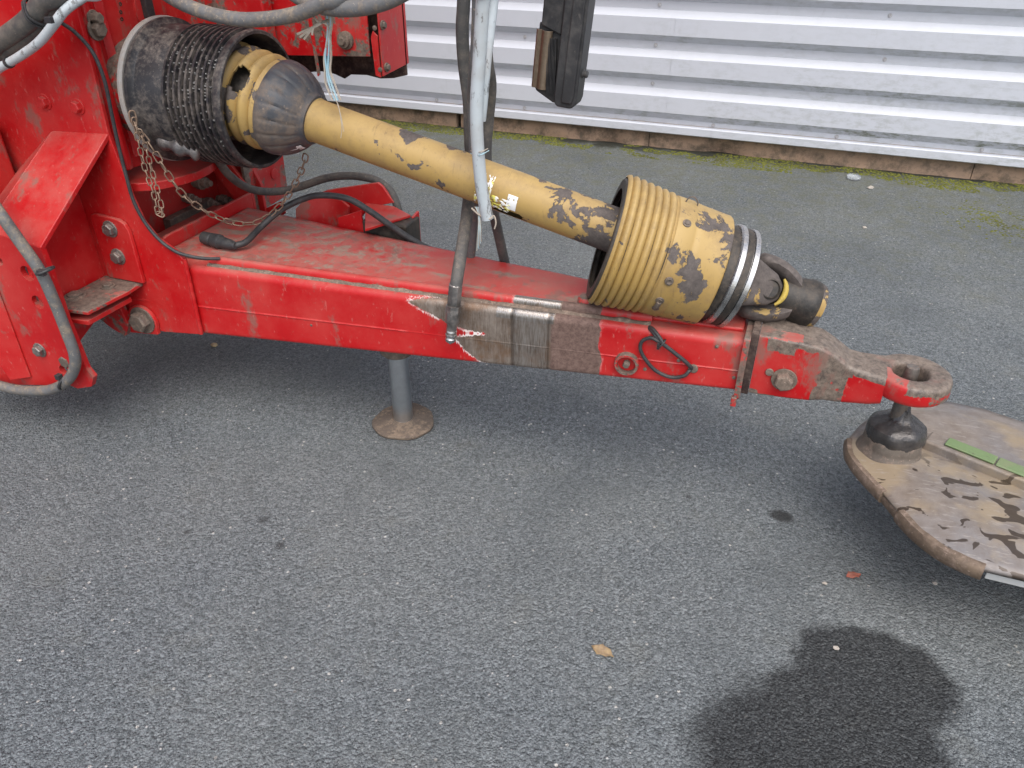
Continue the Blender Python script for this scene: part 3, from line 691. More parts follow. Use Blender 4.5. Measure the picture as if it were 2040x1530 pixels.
lathe('input_housing', (XF, 0, GZ), (GX0, 0, GZ), [(0, .12), (.09, .12), (.10, .06), (.11, .05), (.28, .045)], RED_MUD, M, 32)
# ribs' worn speckled nibs
v = []; f = []; s = .098; ax = (Vector((GX1, .0075, GZ - .006)) - Vector((GX0, .002, GZ))).normalized(); _, nn, bb = frame(ax)
while s < .220:
    for i in range(190):
        if random.random() < .80: continue
        a = 2 * math.pi * (i + random.random() * .6) / 150; w = .012 * random.uniform(.3, .7)
        p = Vector((GX0, .002, GZ)) + ax * (s + .0080) + (nn * math.cos(a) + bb * math.sin(a)) * (GR + .0005); t = (bb * math.cos(a) - nn * math.sin(a)); r_ = (nn * math.cos(a) + bb * math.sin(a))
        o = len(v); h2 = random.uniform(-.003, .0025)
        for du in (0, random.uniform(.003, .0062)):
            v += [p + ax * du - t * .0016 - r_ * .002, p + ax * du + t * .0016 - r_ * .002, p + ax * du + t * .0012 + r_ * h2, p + ax * du - t * .0012 + r_ * h2]
        f += [(o, o + 1, o + 2, o + 3), (o + 4, o + 7, o + 6, o + 5), (o + 3, o + 2, o + 6, o + 7), (o, o + 3, o + 7, o + 4), (o + 1, o + 5, o + 6, o + 2)]
    s += .0150
tag(obj('guard_nibs', v, f, grimy('worn_nibs', (.03, .03, .032), (.16, .155, .15), .5, .6, 0, 240, .2, (.40, .38, .36)), gd, smooth=0), kind='stuff')
q = at(352, 290, y=-.11)
pl = [Vector((q.x - .05, -.10, q.z + .012)), Vector((q.x - .01, -.112, q.z + .004)), Vector((q.x + .03, -.108, q.z - .004)), Vector((q.x + .055, -.095, q.z - .014))]
hose('weld_lump', pl, .021, grimy('burnt_weld', (.06, .06, .065), (.20, .19, .185), .2, .35, .5, 40, .8), gd, 10, 5, rf=lambda t: .7 + .5 * math.sin(t * 9) ** 2)

# --- support jack ----------------------------------------------------------
lathe('jack_collar', (0, 0, .232), (0, 0, .5), [(0, .030), (.003, .040), (.010, .046), (.09, .047)], MUDDY, M, 32)
part(lathe('jack_leg', (0, 0, .012), (0, 0, .5), [(0, .0275), (.26, .0275)], CHROME, M, 48), 'smooth steel jack leg')
FOOTM = grimy('muddy_foot', (.13, .10, .078), (.06, .05, .042), .75, .85, 0, 30, .8, (.22, .165, .12), .1)
ft = lathe('jack_foot', (0, 0, 0), (0, 0, .1), [(0, .078), (.002, .0855), (.006, .0875), (.010, .087), (.0125, .083), (.014, .060), (.020, .036), (.022, .030)], FOOTM, M, 48, rfun=lambda s, a: .0025 * math.sin(3 * a + 1) + .0015 * math.sin(7 * a))
part(ft, 'round mud caked jack foot plate')

# --- things on the beam: cap, boss pipe, bolts -------------------------------
q = at(1168, 600, z=ZT + .012); lathe('dirt_cap', (q.x, q.y, ZT), (q.x, q.y, 1), [(0, .021), (.006, .021), (.018, .020), (.024, .016), (.026, .006), (.026, 0)], RED_MUD, M, 24)
bx, bz = nfp(1249, 722); bp0 = Vector((bx, vn(bx), bz)); nrm = Vector((.074, -1, 0)).normalized()
lathe('boss_pipe', bp0 - nrm * .01, bp0 + nrm, [(0, .028), (.022, .0275), (.0245, .026), (.0245, .0215), (.004, .021), (.004, 0)], RED_MUD, M, 32, True)
bolt(bp0 - nrm * .004, nrm, .0085, DIRTY_STEEL, h=.018)
for px, py in ((1352, 718), (1428, 690), (1462, 752), (1285, 735)):
    x_, z_ = nfp(px, py); lathe('small_rivet', (x_, vn(x_) + .001, z_), (x_, vn(x_) - 1, z_), [(0, .0045), (.003, .004), (.004, .002), (.004, 0)], DIRTY_STEEL, M, 10)
x_, z_ = nfp(620, 648); lathe('small_rivet', (x_, vn(x_) + .001, z_), (x_, vn(x_) - 1, z_), [(0, .004), (.0016, .0035), (.002, .002), (.002, 0)], DIRTY_STEEL, M, 10)
# end flange, dark filler for the shaded gap, and the tongue with the hitch eye
def rrect(x, hy, z0, z1, c=.01, cy=0):
    o = []
    for (sy, sz, a0) in ((1, 1, 0), (-1, 1, 90), (-1, -1, 180), (1, -1, 270)):
        for q in range(5):
            t = math.radians(a0 + 22.5 * q); o.append((x, cy + sy * (hy - c) + c * math.cos(t), (z1 - c if sz > 0 else z0 + c) + c * math.sin(t)))
    return o
def loft(name, secs, m, parent=M, smooth=50, bevel=0, attrs=None):
    n = len(secs[0]); v = [p for s in secs for p in s]; f = []
    for i in range(len(secs) - 1):
        for j in range(n): f.append((i * n + j, i * n + (j + 1) % n, (i + 1) * n + (j + 1) % n, (i + 1) * n + j))
    f += [tuple(range(n)), tuple(range(len(v) - 1, len(v) - n - 1, -1))]
    return obj(name, v, f, m, parent, smooth=smooth, bevel=bevel, attrs=attrs)
part(loft('end_flange', [rrect(.880, .066, .336, .492, .008, -.006), rrect(.893, .066, .336, .492, .008, -.006)], RED_MUD), 'worn flange at the end of the beam')
box('flange_tab', (.876, -.073, .318), (.888, -.060, .342), RED_MUD, M, .002)
loft('gap_shade_filler', [rrect(.8935, .056, .345, .50, .004, 0), rrect(.908, .056, .345, .50, .004, 0)], DARKGAP)  # solid dark piece; its colour stands in for shade in the open gap
EC = Vector((1.222, .0, .428))
n_t = 60; v = []; f = []; mud = []; SECT = []
keys = [(.909, .050, .346, .494, .006), (.93, .050, .346, .494, .006), (1.00, .049, .350, .490, .007), (1.035, .048, .353, .486, .007), (1.062, .044, .358, .474, .008), (1.085, .043, .358, .460, .009), (1.097, .043, .359, .452, .010), (1.120, .046, .362, .449, .014), (1.150, .052, .369, .447, .016), (1.172, .056, .378, .446, .016)]
def kint(x):
    for a, b in zip(keys, keys[1:]):
        if x <= b[0]:
            t = (x - a[0]) / (b[0] - a[0]); return [p + (q - p) * t for p, q in zip(a, b)]
    return list(keys[-1])
def fine(r):
    o = []
    for i_, (a, b) in enumerate(zip(r, r[1:] + r[:1])):
        a, b = Vector(a), Vector(b); k_ = 8 if i_ % 5 == 4 else 1
        o += [tuple(a.lerp(b, q / k_)) for q in range(k_)]
    return o
secs = []
for i in range(n_t + 1):
    x = .909 + (1.172 - .909) * i / n_t; _, hy, z0, z1, c = kint(x); secs.append(fine(rrect(x, hy, z0, z1, c)))
    for (xx, yy, zz) in secs[-1]:
        mm = -.16
        if zz > .468 and (yy > -.045 or x > .93): mm = .10
        if zz > .490 and yy < .0 and x < 1.0: mm = -.08
        if x > 1.035: mm = max(mm, .0 + .14 * sm(1.035, 1.055, x))
        if x > 1.10 and zz < .43 and yy < .01: mm = -.05 - .1 * sm(1.10, 1.13, x)
        if zz < .352: mm = .12
        mud.append(mm)
part(loft('hitch_tongue', secs, RED_MUD, attrs=dict(mud=mud)), 'red tongue with worn brown paint')
v = []; f = []; mud = []; A, B = 56, 24
for i in range(A):
    t = 2 * math.pi * i / A
    for j in range(B):
        p_ = 2 * math.pi * j / B; rr = .0560 + .0215 * math.copysign(abs(math.cos(p_)) ** .55, math.cos(p_)) * (1 + .10 * math.cos(t)); wob = .0015 * mnoise.noise(Vector((t * 2, p_, 0)))
        zq = .0235 * math.copysign(abs(math.sin(p_)) ** .55, math.sin(p_)) - .006
        v.append((EC.x + (rr + wob) * math.cos(t), EC.y + (rr + wob) * math.sin(t), EC.z + zq))
        top = math.sin(p_) > .1
        mm = .10 if top or math.cos(p_) < -.2 else -.02
        if not top and -2.6 < (t if t < math.pi else t - 2 * math.pi) < -1.15: mm = -.14
        if math.cos(t) < -.2 and math.sin(t) < 0: mm = -.08
        mud.append(mm)
for i in range(A):
    for j in range(B): f.append((i * B + j, ((i + 1) % A) * B + j, ((i + 1) % A) * B + (j + 1) % B, i * B + (j + 1) % B))
part(obj('hitch_eye', v, f, RED_MUD, M, smooth=60, attrs=dict(mud=mud)), 'muddy ring eye with traces of red paint')
q = at(1562, 757, y=-.053); bolt((q.x, -.052, q.z), NY, .020, MUDDY, h=.018); q = at(1533, 742, y=-.053); lathe('small_rivet', (q.x, -.0515, q.z), (q.x, -1, q.z), [(0, .009), (.003, .008), (.003, 0)], DIRTY_STEEL, M, 12)

# --- bracket and hydraulic block on the far side of the beam ------------------
cp = []
for px, py, y in ((588, 452, .214), (589, 416, .216), (600, 402, .225), (640, 390, .25), (672, 393, .262), (690, 406, .262), (697, 425, .255), (690, 455, .235), (660, 458, .222), (629, 447, .216)): cp.append(at(px, py, y=y))
v_ = cp + [p + Vector((-.004, .010, 0)) for p in cp]; n = len(cp)
def strip_plate(name, top, bot, t, m=RED):
    n = len(top); v = [Vector(p) for p in top + bot] + [Vector(p) + Vector(t) for p in top + bot]; f = []
    for i in range(n - 1):
        f += [(i, i + 1, n + i + 1, n + i), (2 * n + i, 3 * n + i, 3 * n + i + 1, 2 * n + i + 1), (i, 2 * n + i, 2 * n + i + 1, i + 1), (n + i, n + i + 1, 3 * n + i + 1, 3 * n + i)]
    f += [(0, n, 3 * n, 2 * n), (n - 1, 3 * n - 1, 4 * n - 1, 2 * n - 1)]
    return obj(name, v, f, m, M, smooth=40, bevel=.0015)
strip_plate('curved_bracket', [at(589, 416, y=.215), at(602, 402, y=.235), at(625, 393, y=.262), at(655, 391, y=.275), at(680, 400, y=.27), at(694, 412, y=.25)], [at(589, 453, y=.215), at(605, 449, y=.232), at(632, 446, y=.25), at(655, 452, y=.262), at(675, 457, y=.258), at(690, 462, y=.24)], (0, .010, 0))
prism('bracket_back', [at(600, 400, y=.285), at(652, 379, y=.285), at(752, 364, y=.285), at(761, 371, y=.285), at(785, 404, y=.285), at(735, 414, y=.285), at(690, 470, y=.285), at(610, 470, y=.285)], (0, .010, 0), RED, M, .002)
sh = [at(735, 413, y=.284), at(784, 403, y=.284)]; zs_ = .5 * (sh[0].z + sh[1].z)
prism('bracket_shelf', [(sh[0].x - .01, .284, zs_), (sh[1].x, .284, zs_ + .002), (at(818, 428, z=zs_ - .004).x, at(818, 428, z=zs_ - .004).y, zs_ - .004), (at(727, 456, z=zs_ - .004).x, at(727, 456, z=zs_ - .004).y, zs_ - .004)], (0, 0, -.008), RED, M, .002)
e0 = at(818, 428, z=zs_ - .004); e1 = at(826, 470, y=e0.y)
prism('bracket_cheek', [(e0.x, e0.y, zs_ - .01), (e0.x + .003, .284, zs_ - .002), (e0.x + .003, .284, zs_ - .10), (e0.x + .003, e0.y, zs_ - .10)], (.008, 0, 0), RED, M, .002)
prism('bracket_cheek', [at(672, 434, y=.205), at(718, 420, y=.205), at(726, 468, y=.205), at(676, 462, y=.205)], (0, .008, 0), RED, M, .002)
h0 = at(730, 459, y=.21); h1 = at(808, 434, y=.21)
box('hydraulic_block', (h0.x, .19, zs_ - .105), (h1.x + .01, .275, zs_ - .013), GREASE, M, .006)
box('bracket_arm', (-.33, vf(-.3) - .012, .40), (-.05, .292, .425), RED, M, .003)
q = at(560, 425, y=.25); prism('far_stub', [at(528, 415, y=.29), at(560, 400, y=.29), at(566, 420, y=.29), at(535, 445, y=.29)], (0, .01, -.01), RED, M, .002)

# ================================================================== drive shaft
D = thing('drive_shaft', 'yellow plastic guarded drive shaft with peeling skin lying over the red drawbar', 'drive shaft', (.77, 0, .485))
P0 = Vector((-.35, 0, .877)); P1 = P0 + Vector((.9737, 0, -.2279)) * .95
dz = (P1 - P0).normalized()
SP = lambda s: P0 + dz * s
def jagged(s, a, s0, s1, a0, a1, k): 
    n_ = mnoise.noise(Vector((s * 60, a * 6, k)))
    ds = abs(s - (s0 + s1) / 2) / ((s1 - s0) / 2); da = abs(a - (a0 + a1) / 2) / ((a1 - a0) / 2)
    return max(ds, da) + .35 * n_ < 1 and ds * ds + da * da + .5 * n_ < 1.15
# ridged boot inside the guard
pf = [(-.07, .100), (-.05, .104)]
for i in range(4):
    b0 = -.042 + i * .031; pf += [(b0 + q * .0031, .099 + .012 * math.sin(math.pi * q / 10) ** .8) for q in range(11)]
pf += [(.088, .107), (.098, .107), (.105, .105)]
pf = [(s, r) for s, r in sorted(set(pf))]
# angle 0 = up side of axis; camera side found from frame(): d x n
_d, _n, _b = frame(dz); side_sign = 1 if _b.y < 0 else -1
def boot_drop(s, a):
    aa = a if side_sign > 0 else 2 * math.pi - a
    return jagged(s, aa, .028, .072, .62, 1.18, 1)
lathe('boot', SP(0), SP(1), pf, YBOOT, D, 96, False, drop=boot_drop, smooth=50)
lathe('boot_inner', SP(0), SP(1), [(s, r - .004) for s, r in pf], YBOOT, D, 96, False, drop=boot_drop, smooth=50)
lathe('joint_core', SP(-.30), SP(1), [(0, .045), (.1, .06), (.25, .075), (.40, .07), (.44, .045)], GREASE, D, 24)
def pleat(s, a): return -.0034 * math.exp(-((((a * 18 / (2 * math.pi) + .12 * math.sin(s * 40)) % 1) - .5) / .07) ** 2) if .012 < s < .088 else 0
lathe('black_cone', SP(.098), SP(1), [(0, .106), (.004, .109), (.015, .109), (.03, .106), (.045, .100), (.06, .091), (.075, .079), (.084, .070), (.088, .064), (.094, .060), (.099, .057), (.099, .046)], GREASE if False else grimy('black_cone_plastic', (.040, .044, .052), (.085, .085, .09), .65, .42, 0, 17, .25, (.17, .125, .09), .0), D, 144, False, smooth=45, rfun=pleat)
k = NT('torn_label'); k.set(color=k.mix(k.rng(k.noise(70, 6), .48, .54), (.86, .85, .82), (.75, .70, .12)), rough=.5); LABEL = k.m
k = NT('white_label'); k.set(color=k.mix(k.rng(k.noise(90, 5), .6, .66), (.80, .79, .77), (.30, .27, .22)), rough=.5); LABELW = k.m
def decal(name, s0, s1, a0, a1, r, m, seedk, thr=.0, r2=None, ns=26, na=26):
    v = []; f = []; idx = {}
    for i in range(ns + 1):
        for j in range(na + 1):
            s = s0 + (s1 - s0) * i / ns; a = a0 + (a1 - a0) * j / na; rr = r + ((r2 - r) * i / ns if r2 else 0)
            v.append(SP(s) + (_n * math.cos(a) + _b * side_sign * math.sin(a)) * rr)
    for i in range(ns):
        for j in range(na):
            if mnoise.noise(Vector((i * .22, j * .22, seedk))) + .55 * mnoise.noise(Vector((i * .6, j * .6, seedk + 5))) > thr: f.append((i * (na + 1) + j, (i + 1) * (na + 1) + j, (i + 1) * (na + 1) + j + 1, i * (na + 1) + j + 1))
    if f:
        o = obj(name, v, f, m, D, smooth=60); s_ = o.modifiers.new('thick', 'SOLIDIFY'); s_.thickness = .0006; return o
# tube guard with a torn slot
def tube_drop(s, a):
    aa = a if side_sign > 0 else 2 * math.pi - a
    return jagged(s, aa, .675, .745, 2.05, 2.50, 8)
TR = .0492
tp_ = [(.188 + i * .004, TR + (.0025 if i < 3 else 0)) for i in range(int((.96 - .188) / .004) + 1)]
lathe('guard_tube', SP(0), SP(1), tp_, YTUBE, D, 110, False, drop=tube_drop, smooth=60)
lathe('inner_shaft', SP(.15), SP(1), [(0, .036), (.85, .036)], GREASE, D, 24)
decal('label_scrap', .628, .665, .75, 2.25, TR + .0008, LABEL, 3.3, -.12)
decal('label_scrap', .645, .715, 1.55, 2.2, TR + .0009, LABEL, 6.1, .02)
decal('label_scrap', .705, .728, 1.25, 1.95, TR + .0012, LABELW, 2.2, -.55)
decal('label_scrap', .160, .186, 2.45, 2.8, .0865, LABELW, 4.3, -.5, .068)
# loose cone guard at the hitch end, tipped on the joint
Q0 = at(1211, 477, y=-.030); Q1 = at(1416, 539, y=.024); Q2 = at(1610, 605, y=.075)
Lq = (Q1 - Q0).length
pf = [(-.002, .132), (0, .137), (.006, .139)]
for i in range(6):
    b0 = .010 + i * .0165; pf += [(b0 + q * .00165, .1315 - .0018 * i + .0075 * math.sin(math.pi * q / 10) ** .75) for q in range(11)]
pf += [(.112, .1235), (.114, .1265), (.150, .1255), (.152, .1235), (.158, .1222), (.162, .1235), (.17, .1222), (Lq - .01, .1185), (Lq - .003, .1185), (Lq, .117)]
cone = lathe('cone_guard', Q0, Q1, pf, YCONE, D, 110, False, smooth=50, rfun=lambda s, a: .0035 * math.cos(2 * a + .6)); part(cone, 'ribbed yellow cone guard with worn dark patches')
lathe('cone_lining', Q0, Q1, [(s, r - .005) for s, r in pf[::3]] + [(Lq, .1165)], GREASE, D, 64, False)
qd, qn, qb = frame(Q1 - Q0); ss = 1 if qb.y < 0 else -1
def on_cone(s, a, r): return Q0 + qd * s + (qn * math.cos(a) + qb * ss * math.sin(a)) * r, (qn * math.cos(a) + qb * ss * math.sin(a))
for a in (.55, 1.56, 1.98, 2.22, 2.62):
    p_, n_ = on_cone(.132, a, .1255)
    lathe('cone_screw', p_ - n_ * .001, p_ + n_, [(0, .0095), (.0025, .009), (.003, .006), (.0045, .0055), (.003, .003), (.003, 0)], DIRTY_STEEL, cone, 14)
p_, n_ = on_cone(.132, 2.10, .1255); t_ = n_.cross(qd); 
hose('clip', [p_ + t_ * .012 + n_ * .001, p_ + n_ * .003, p_ - t_ * .012 + n_ * .001], .006, DIRTY_STEEL, cone, 8, 4)
p_, n_ = on_cone(.125, .02, .127); hose('snap_ring', [p_, p_ + n_ * .012 + qd * .004, p_ + n_ * .016 + qd * .014, p_ + n_ * .008 + qd * .024, p_ + qd * .026], .0015, DIRTY_STEEL, cone, 6, 5)
lathe('bearing_back_ring', Q0 - qd * .006, Q1, [(0, .110), (0, .130), (.004, .133), (.012, .133), (.012, .110)], GREASE, D, 48, False)
# polished double ring, yoke and end collar along the articulated joint
J = (Q2 - Q1).normalized(); R0 = Q1 + J * .003
lathe('seal_body', Q1 - J * .09, Q2, [(0, .09), (.085, .106), (.110, .106), (.115, .10)], GREASE, D, 56)
lathe('polished_ring', R0 + J * .016, Q2, [(0, .100), (0, .1085), (.003, .112), (.0125, .112), (.0135, .1085), (.018, .107), (.030, .107), (.031, .111), (.041, .111), (.044, .107), (.046, .09), (.046, .05)], SHINY, D, 72, False)
lathe('ring_groove', R0 + J * .031, Q2, [(0, .1092), (.014, .1092)], GREASE, D, 72, False)
jd, jn, jb = frame(J); js = 1 if jb.y < 0 else -1
def arm(sgn, vec):
    """one ear of the yoke: a tapered curved fork arm with a bearing cup"""
    secs = []
    for s, off, w, t in ((.040, .074, .062, .018), (.070, .070, .050, .014), (.095, .062, .042, .013), (.120, .056, .034, .012), (.138, .052, .018, .009)):
        c = R0 + J * s + vec * sgn * off; wv = J.cross(vec); ring = []
        for q in range(12):
            a = 2 * math.pi * q / 12; ring.append(c + wv * w * math.copysign(abs(math.cos(a)) ** .7, math.cos(a)) + vec * sgn * t * math.copysign(abs(math.sin(a)) ** .7, math.sin(a)))
        secs.append(ring)
    o = loft('yoke_arm', secs, YYOKE, D)
    cc = R0 + J * .112 + vec * sgn * .055
    lathe('bearing_cup', cc, cc + vec * sgn, [(0, .022), (.016, .022), (.018, .019), (.014, .017), (.014, 0)], GREASE, o, 24)
    wv = J.cross(vec); hose('paint_edge', [cc + vec * sgn * .012 + J * .033 * math.cos(t) + wv * .036 * math.sin(t) for t in [-.9 + .3 * i for i in range(7)]], .0065, YPAINT, o, 8, 4, rf=lambda q: .35 + .65 * math.sin(math.pi * q))
vx = (jn * math.cos(1.15) + jb * js * math.sin(1.15)).normalized()
for sg in (1, -1): arm(sg, vx)
vy = J.cross(vx)
lathe('cross_pin', R0 + J * .112 - vx * .06, R0 + J * .112 + vx * .06, [(0, .016), (.12, .016)], GREASE, D, 16)
lathe('cross_pin', R0 + J * .112 - vy * .055, R0 + J * .112 + vy * .055, [(0, .016), (.11, .016)], GREASE, D, 16)
for sg in (1, -1):
    secs = []
    for s, off, w, t in ((.084, .052, .022, .014), (.095, .056, .036, .017), (.118, .056, .043, .018), (.143, .050, .044, .020), (.163, .040, .044, .022), (.182, .028, .042, .024)):
        c = R0 + J * s + vy * sg * off; ring = []
        for q in range(12):
            a = 2 * math.pi * q / 12; ring.append(c + vx * w * math.cos(a) + vy * sg * t * math.sin(a))
        secs.append(ring)
    loft('yoke_arm', secs, YYOKE, D)
    lathe('bearing_cup', R0 + J * .112 + vy * sg * .056, R0 + J * .112 + vy * sg * .2, [(0, .021), (.014, .021), (.016, .018), (.013, .016), (.013, 0)], YCAP, D, 24)
endc = (Q2 - R0).length + .022
pc = [(.150, .042), (.165, .047), (.19, .0475), (.194, .050), (.206, .051), (.212, .0535), (.226, .0535), (.232, .050), (.240, .0475), (.244, .040), (.244, .026), (.20, .024)]
sc_ = endc / .244
lathe('lock_collar', R0, Q2, [(s * sc_, r) for s, r in pc], GREASE, D, 48, False)
lathe('collar_band', R0, Q2, [(.2285 * sc_, .0512), (.229 * sc_, .0522), (.2345 * sc_, .0505), (.2415 * sc_, .0483)], YCAP, D, 48, False)

# ================================================================== hanging hoses
def H(pts): return [at(px, py, y=y) for px, py, y in pts]
hA = tag(hose('hydraulic_hose', [Vector((.27, .12, 1.41))] + H([(925, -70, .10), (924, 0, .09), (921, 60, .085), (925, 130, .085), (934, 200, .085), (936, 260, .09), (938, 320, .09), (936, 370, .085), (930, 430, .02), (921, 490, -.06), (912, 545, -.115), (908, 572, -.132)]), .0145, RUBBER), 'grey rubber hydraulic hose ending in a steel coupling that hangs before the beam', 'hose')
ca, cb = at(908, 566, y=-.130), at(897, 683, y=-.146); L = (cb - ca).length
CP = grimy('coupling_steel', (.16, .15, .14), (.32, .31, .30), .35, .35, .85, 60)
lathe('crimp_sleeve', ca, cb, [(0, .0150), (.002, .0165), (.048, .0165), (.050, .0155), (.052, .015)], CP, hA, 8, smooth=25)
lathe('hex_nut', ca + (cb - ca).normalized() * .052, cb, [(0, .0185), (.018, .0185), (.020, .016)], CP, hA, 6, smooth=20)
lathe('coupling_body', ca + (cb - ca).normalized() * .070, cb, [(0, .0165), (.022, .0165), (.03, .0125), (L - .095, .0120)], CP, hA, 24)
tp0 = L - .030
lathe('coupling_tip', ca + (cb - ca).normalized() * (tp0 - .004), cb, [(0, .0125), (.004, .0135), (.005, .0115), (.010, .0115), (.011, .0135), (.015, .0135), (.016, .0115), (.020, .0115), (.022, .0130), (.028, .0125), (.031, .010), (.032, .005), (.036, .003)], SHINY, hA, 24)
tag(hose('hydraulic_hose', [Vector((.33, .10, 1.40))] + H([(966, -70, -.09), (962, 0, -.085), (956, 100, -.082), (950, 190, -.082), (950, 260, -.082), (954, 320, -.080), (959, 370, -.076), (966, 410, -.072), (972, 436, -.07)]), .0135, WHITEHOSE), 'scuffed white hose crossing in front of the yellow shaft', 'hose')
tag(hose('hydraulic_hose', [Vector((.36, .12, 1.39))] + H([(978, -70, .02), (974, 0, .02), (968, 50, .02), (971, 120, .03), (978, 170, .06), (974, 230, .085), (969, 300, .095), (973, 360, .095), (983, 420, .10), (996, 480, .13), (1007, 530, .16), (1012, 570, .16)]), .0125, RUBBER), 'dark hose bulging out beside the white hose and passing behind the drawbar', 'hose')
tag(hose('hydraulic_hose', [Vector((.30, .11, 1.40))] + H([(950, -70, -.03), (951, 0, -.03), (949, 70, -.02), (944, 140, .0), (940, 200, .055), (942, 270, .075), (944, 330, .08), (946, 390, .09), (943, 450, .11), (938, 515, .13), (936, 550, .13)]), .011, RUBBER_GREY), 'thin grey hose tucked behind the white hose, dropping behind the drawbar', 'hose')
tag(hose('hydraulic_hose', [Vector((.39, .13, 1.38))] + H([(990, -70, .0), (983, 0, .0), (976, 60, -.02), (968, 130, -.055), (963, 190, -.06), (958, 240, -.062)]), .0105, WHITEHOSE), 'short pale hose twisted around the white hose above the shaft', 'hose')
# twine
TWB = grimy('blue_twine', (.30, .55, .65), (.45, .55, .58), .35, .85, 0, 60, .3, (.40, .36, .30)); TWW = grimy('pale_twine', (.50, .44, .36), (.36, .31, .25), .3, .9, 0, 60, .3)
def strands(name, groups, label):
    t = thing(name, label, 'twine', groups[0][0][0])
    for pts, r, m in groups:
        hose('strand', pts, r, m, t, 5, 6, rf=lambda s: 1 - .35 * s)
    return t
g_ = []
for i, (dx, ex) in enumerate(((0, 0), (5, -4), (9, 3), (12, 7))):
    g_.append((H([(640 + dx, -15, -.085), (648 + dx, 12, -.085), (653 + dx * .7, 40, -.07), (652 + dx * .5, 75, -.06), (648 + ex + dx * .4, 110, -.055), (651 + ex, 140, -.055), (655 + ex * 1.6, 165, -.055), (668 + ex * 1.5, 200, -.056)]), .0030, TWB if i % 2 == 0 else TWW))
for (x1, y1) in ((592, 68), (606, 78), (612, 62), (598, 74), (622, 70)):
    g_.append((H([(655, 40, -.072), (640, 46, -.078), (625, 54, -.082), (x1, y1, -.084)]), .0036, TWW))
g_.append((H([(618, 20, -.08), (632, 42, -.08), (650, 48, -.075), (654, 60, -.07)]), .0022, TWW))
g_.append((H([(655, 170, -.055), (672, 205, -.058), (678, 230, -.062), (681, 255, -.064), (679, 275, -.064)]), .0012, TWW)); g_.append((H([(672, 205, -.058), (680, 235, -.062), (685, 262, -.064)]), .001, TWW))
strands('baler_twine', g_, 'frayed blue and white twine hanging from the looped hoses onto the shaft')
g_ = []
for i in range(5):
    g_.append((H([(946 + i * 2, 412, -.062), (952 + i, 425, -.07), (953 + i * 1.2, 450, -.075), (951 + i * 1.8, 478, -.075), (950 + i * 2.4, 500 - i * 5, -.075)]), .0011, TWB if i % 2 else TWW))
g_.append((H([(940, 415, -.06), (955, 428, -.075), (975, 436, -.08), (984, 430, -.078), (988, 444, -.08), (985, 456, -.08)]), .0024, TWW))
g_.append((H([(938, 300, -.03), (955, 303, -.094), (972, 296, -.07)]), .0014, TWW)); g_.append((H([(938, 306, -.03), (955, 309, -.094), (974, 300, -.07)]), .0014, TWB))
strands('baler_twine', g_, 'loose twine knotted round the hoses under the middle of the shaft')
# upper hoses
tag(hose('hydraulic_hose', [Vector((-.70, .05, 1.34)), Vector((-.62, .02, 1.20))] + H([(285, -45, -.02), (330, -12, -.06), (370, 10, -.09), (420, 28, -.10), (480, 39, -.10), (540, 37, -.10), (590, 28, -.10), (640, 8, -.10), (690, -25, -.08)]) + [Vector((.02, .06, 1.30)), Vector((.06, .12, 1.42))], .0150, RUBBER_GREY), 'grey hose sagging just above the black shaft guard', 'hose')
tag(hose('hydraulic_hose', [Vector((-.40, .12, 1.47)), Vector((-.36, .02, 1.28))] + H([(560, -40, -.06), (590, -10, -.075), (625, 8, -.085), (670, 17, -.09), (720, 15, -.09), (765, 4, -.09), (805, -15, -.08), (850, -45, -.06)]) + [Vector((.20, .06, 1.28)), Vector((.22, .12, 1.40))], .0160, RUBBER_GREY), 'grey hose looping across the front of the red sheet metal box', 'hose')
# left corner hoses
hl = tag(hose('hydraulic_hose', [Vector((-1.6, -.27, .95)), Vector((-1.2, -.27, .93))] + H([(-60, 118, -.27), (0, 82, -.27), (30, 62, -.27), (60, 38, -.27), (85, 5, -.27), (110, -40, -.27)]) + [Vector((-.62, -.27, 1.35)), Vector((-.75, -.2, 1.62)), Vector((-1.0, -.15, 1.74))], .021, RUBBER), 'thick black hose nearest the edge of the bundle strapped on the side plate', 'hose')
tag(hose('hydraulic_hose', [Vector((-1.6, -.25, .90)), Vector((-1.2, -.25, .89))] + H([(-60, 145, -.25), (0, 108, -.25), (40, 82, -.25), (75, 52, -.25), (105, 15, -.25), (130, -35, -.25)]) + [Vector((-.57, -.25, 1.35)), Vector((-.68, -.18, 1.60)), Vector((-.95, -.12, 1.74))], .0225, RUBBER), 'thick black hose next to the white hose in the strapped bundle', 'hose')
tag(hose('hydraulic_hose', [Vector((-1.6, -.28, .86)), Vector((-1.2, -.28, .85))] + H([(-50, 165, -.28), (0, 135, -.28), (40, 112, -.28), (78, 84, -.28), (108, 48, -.28), (130, 20, -.27), (165, -5, -.25), (205, -30, -.22)]) + [Vector((-.48, -.18, 1.30)), Vector((-.52, -.1, 1.50)), Vector((-.66, .0, 1.56))], .0095, WHITEHOSE), 'thin white hose strapped along the two thick black hoses', 'hose')
tie = thing('cable_tie', 'black cable tie strapping the hose bundle on the side plate', 'cable tie', at(95, 32, y=-.29))
h1, h2 = at(72, 22, y=-.27), at(90, 34, y=-.25); dd = (at(110, -40, y=-.27) - at(0, 82, y=-.27)).normalized()
a1 = (h2 - h1); a1 = a1 - dd * a1.dot(dd); hw = a1.length / 2 + .021; a1.normalize(); a2 = dd.cross(a1)
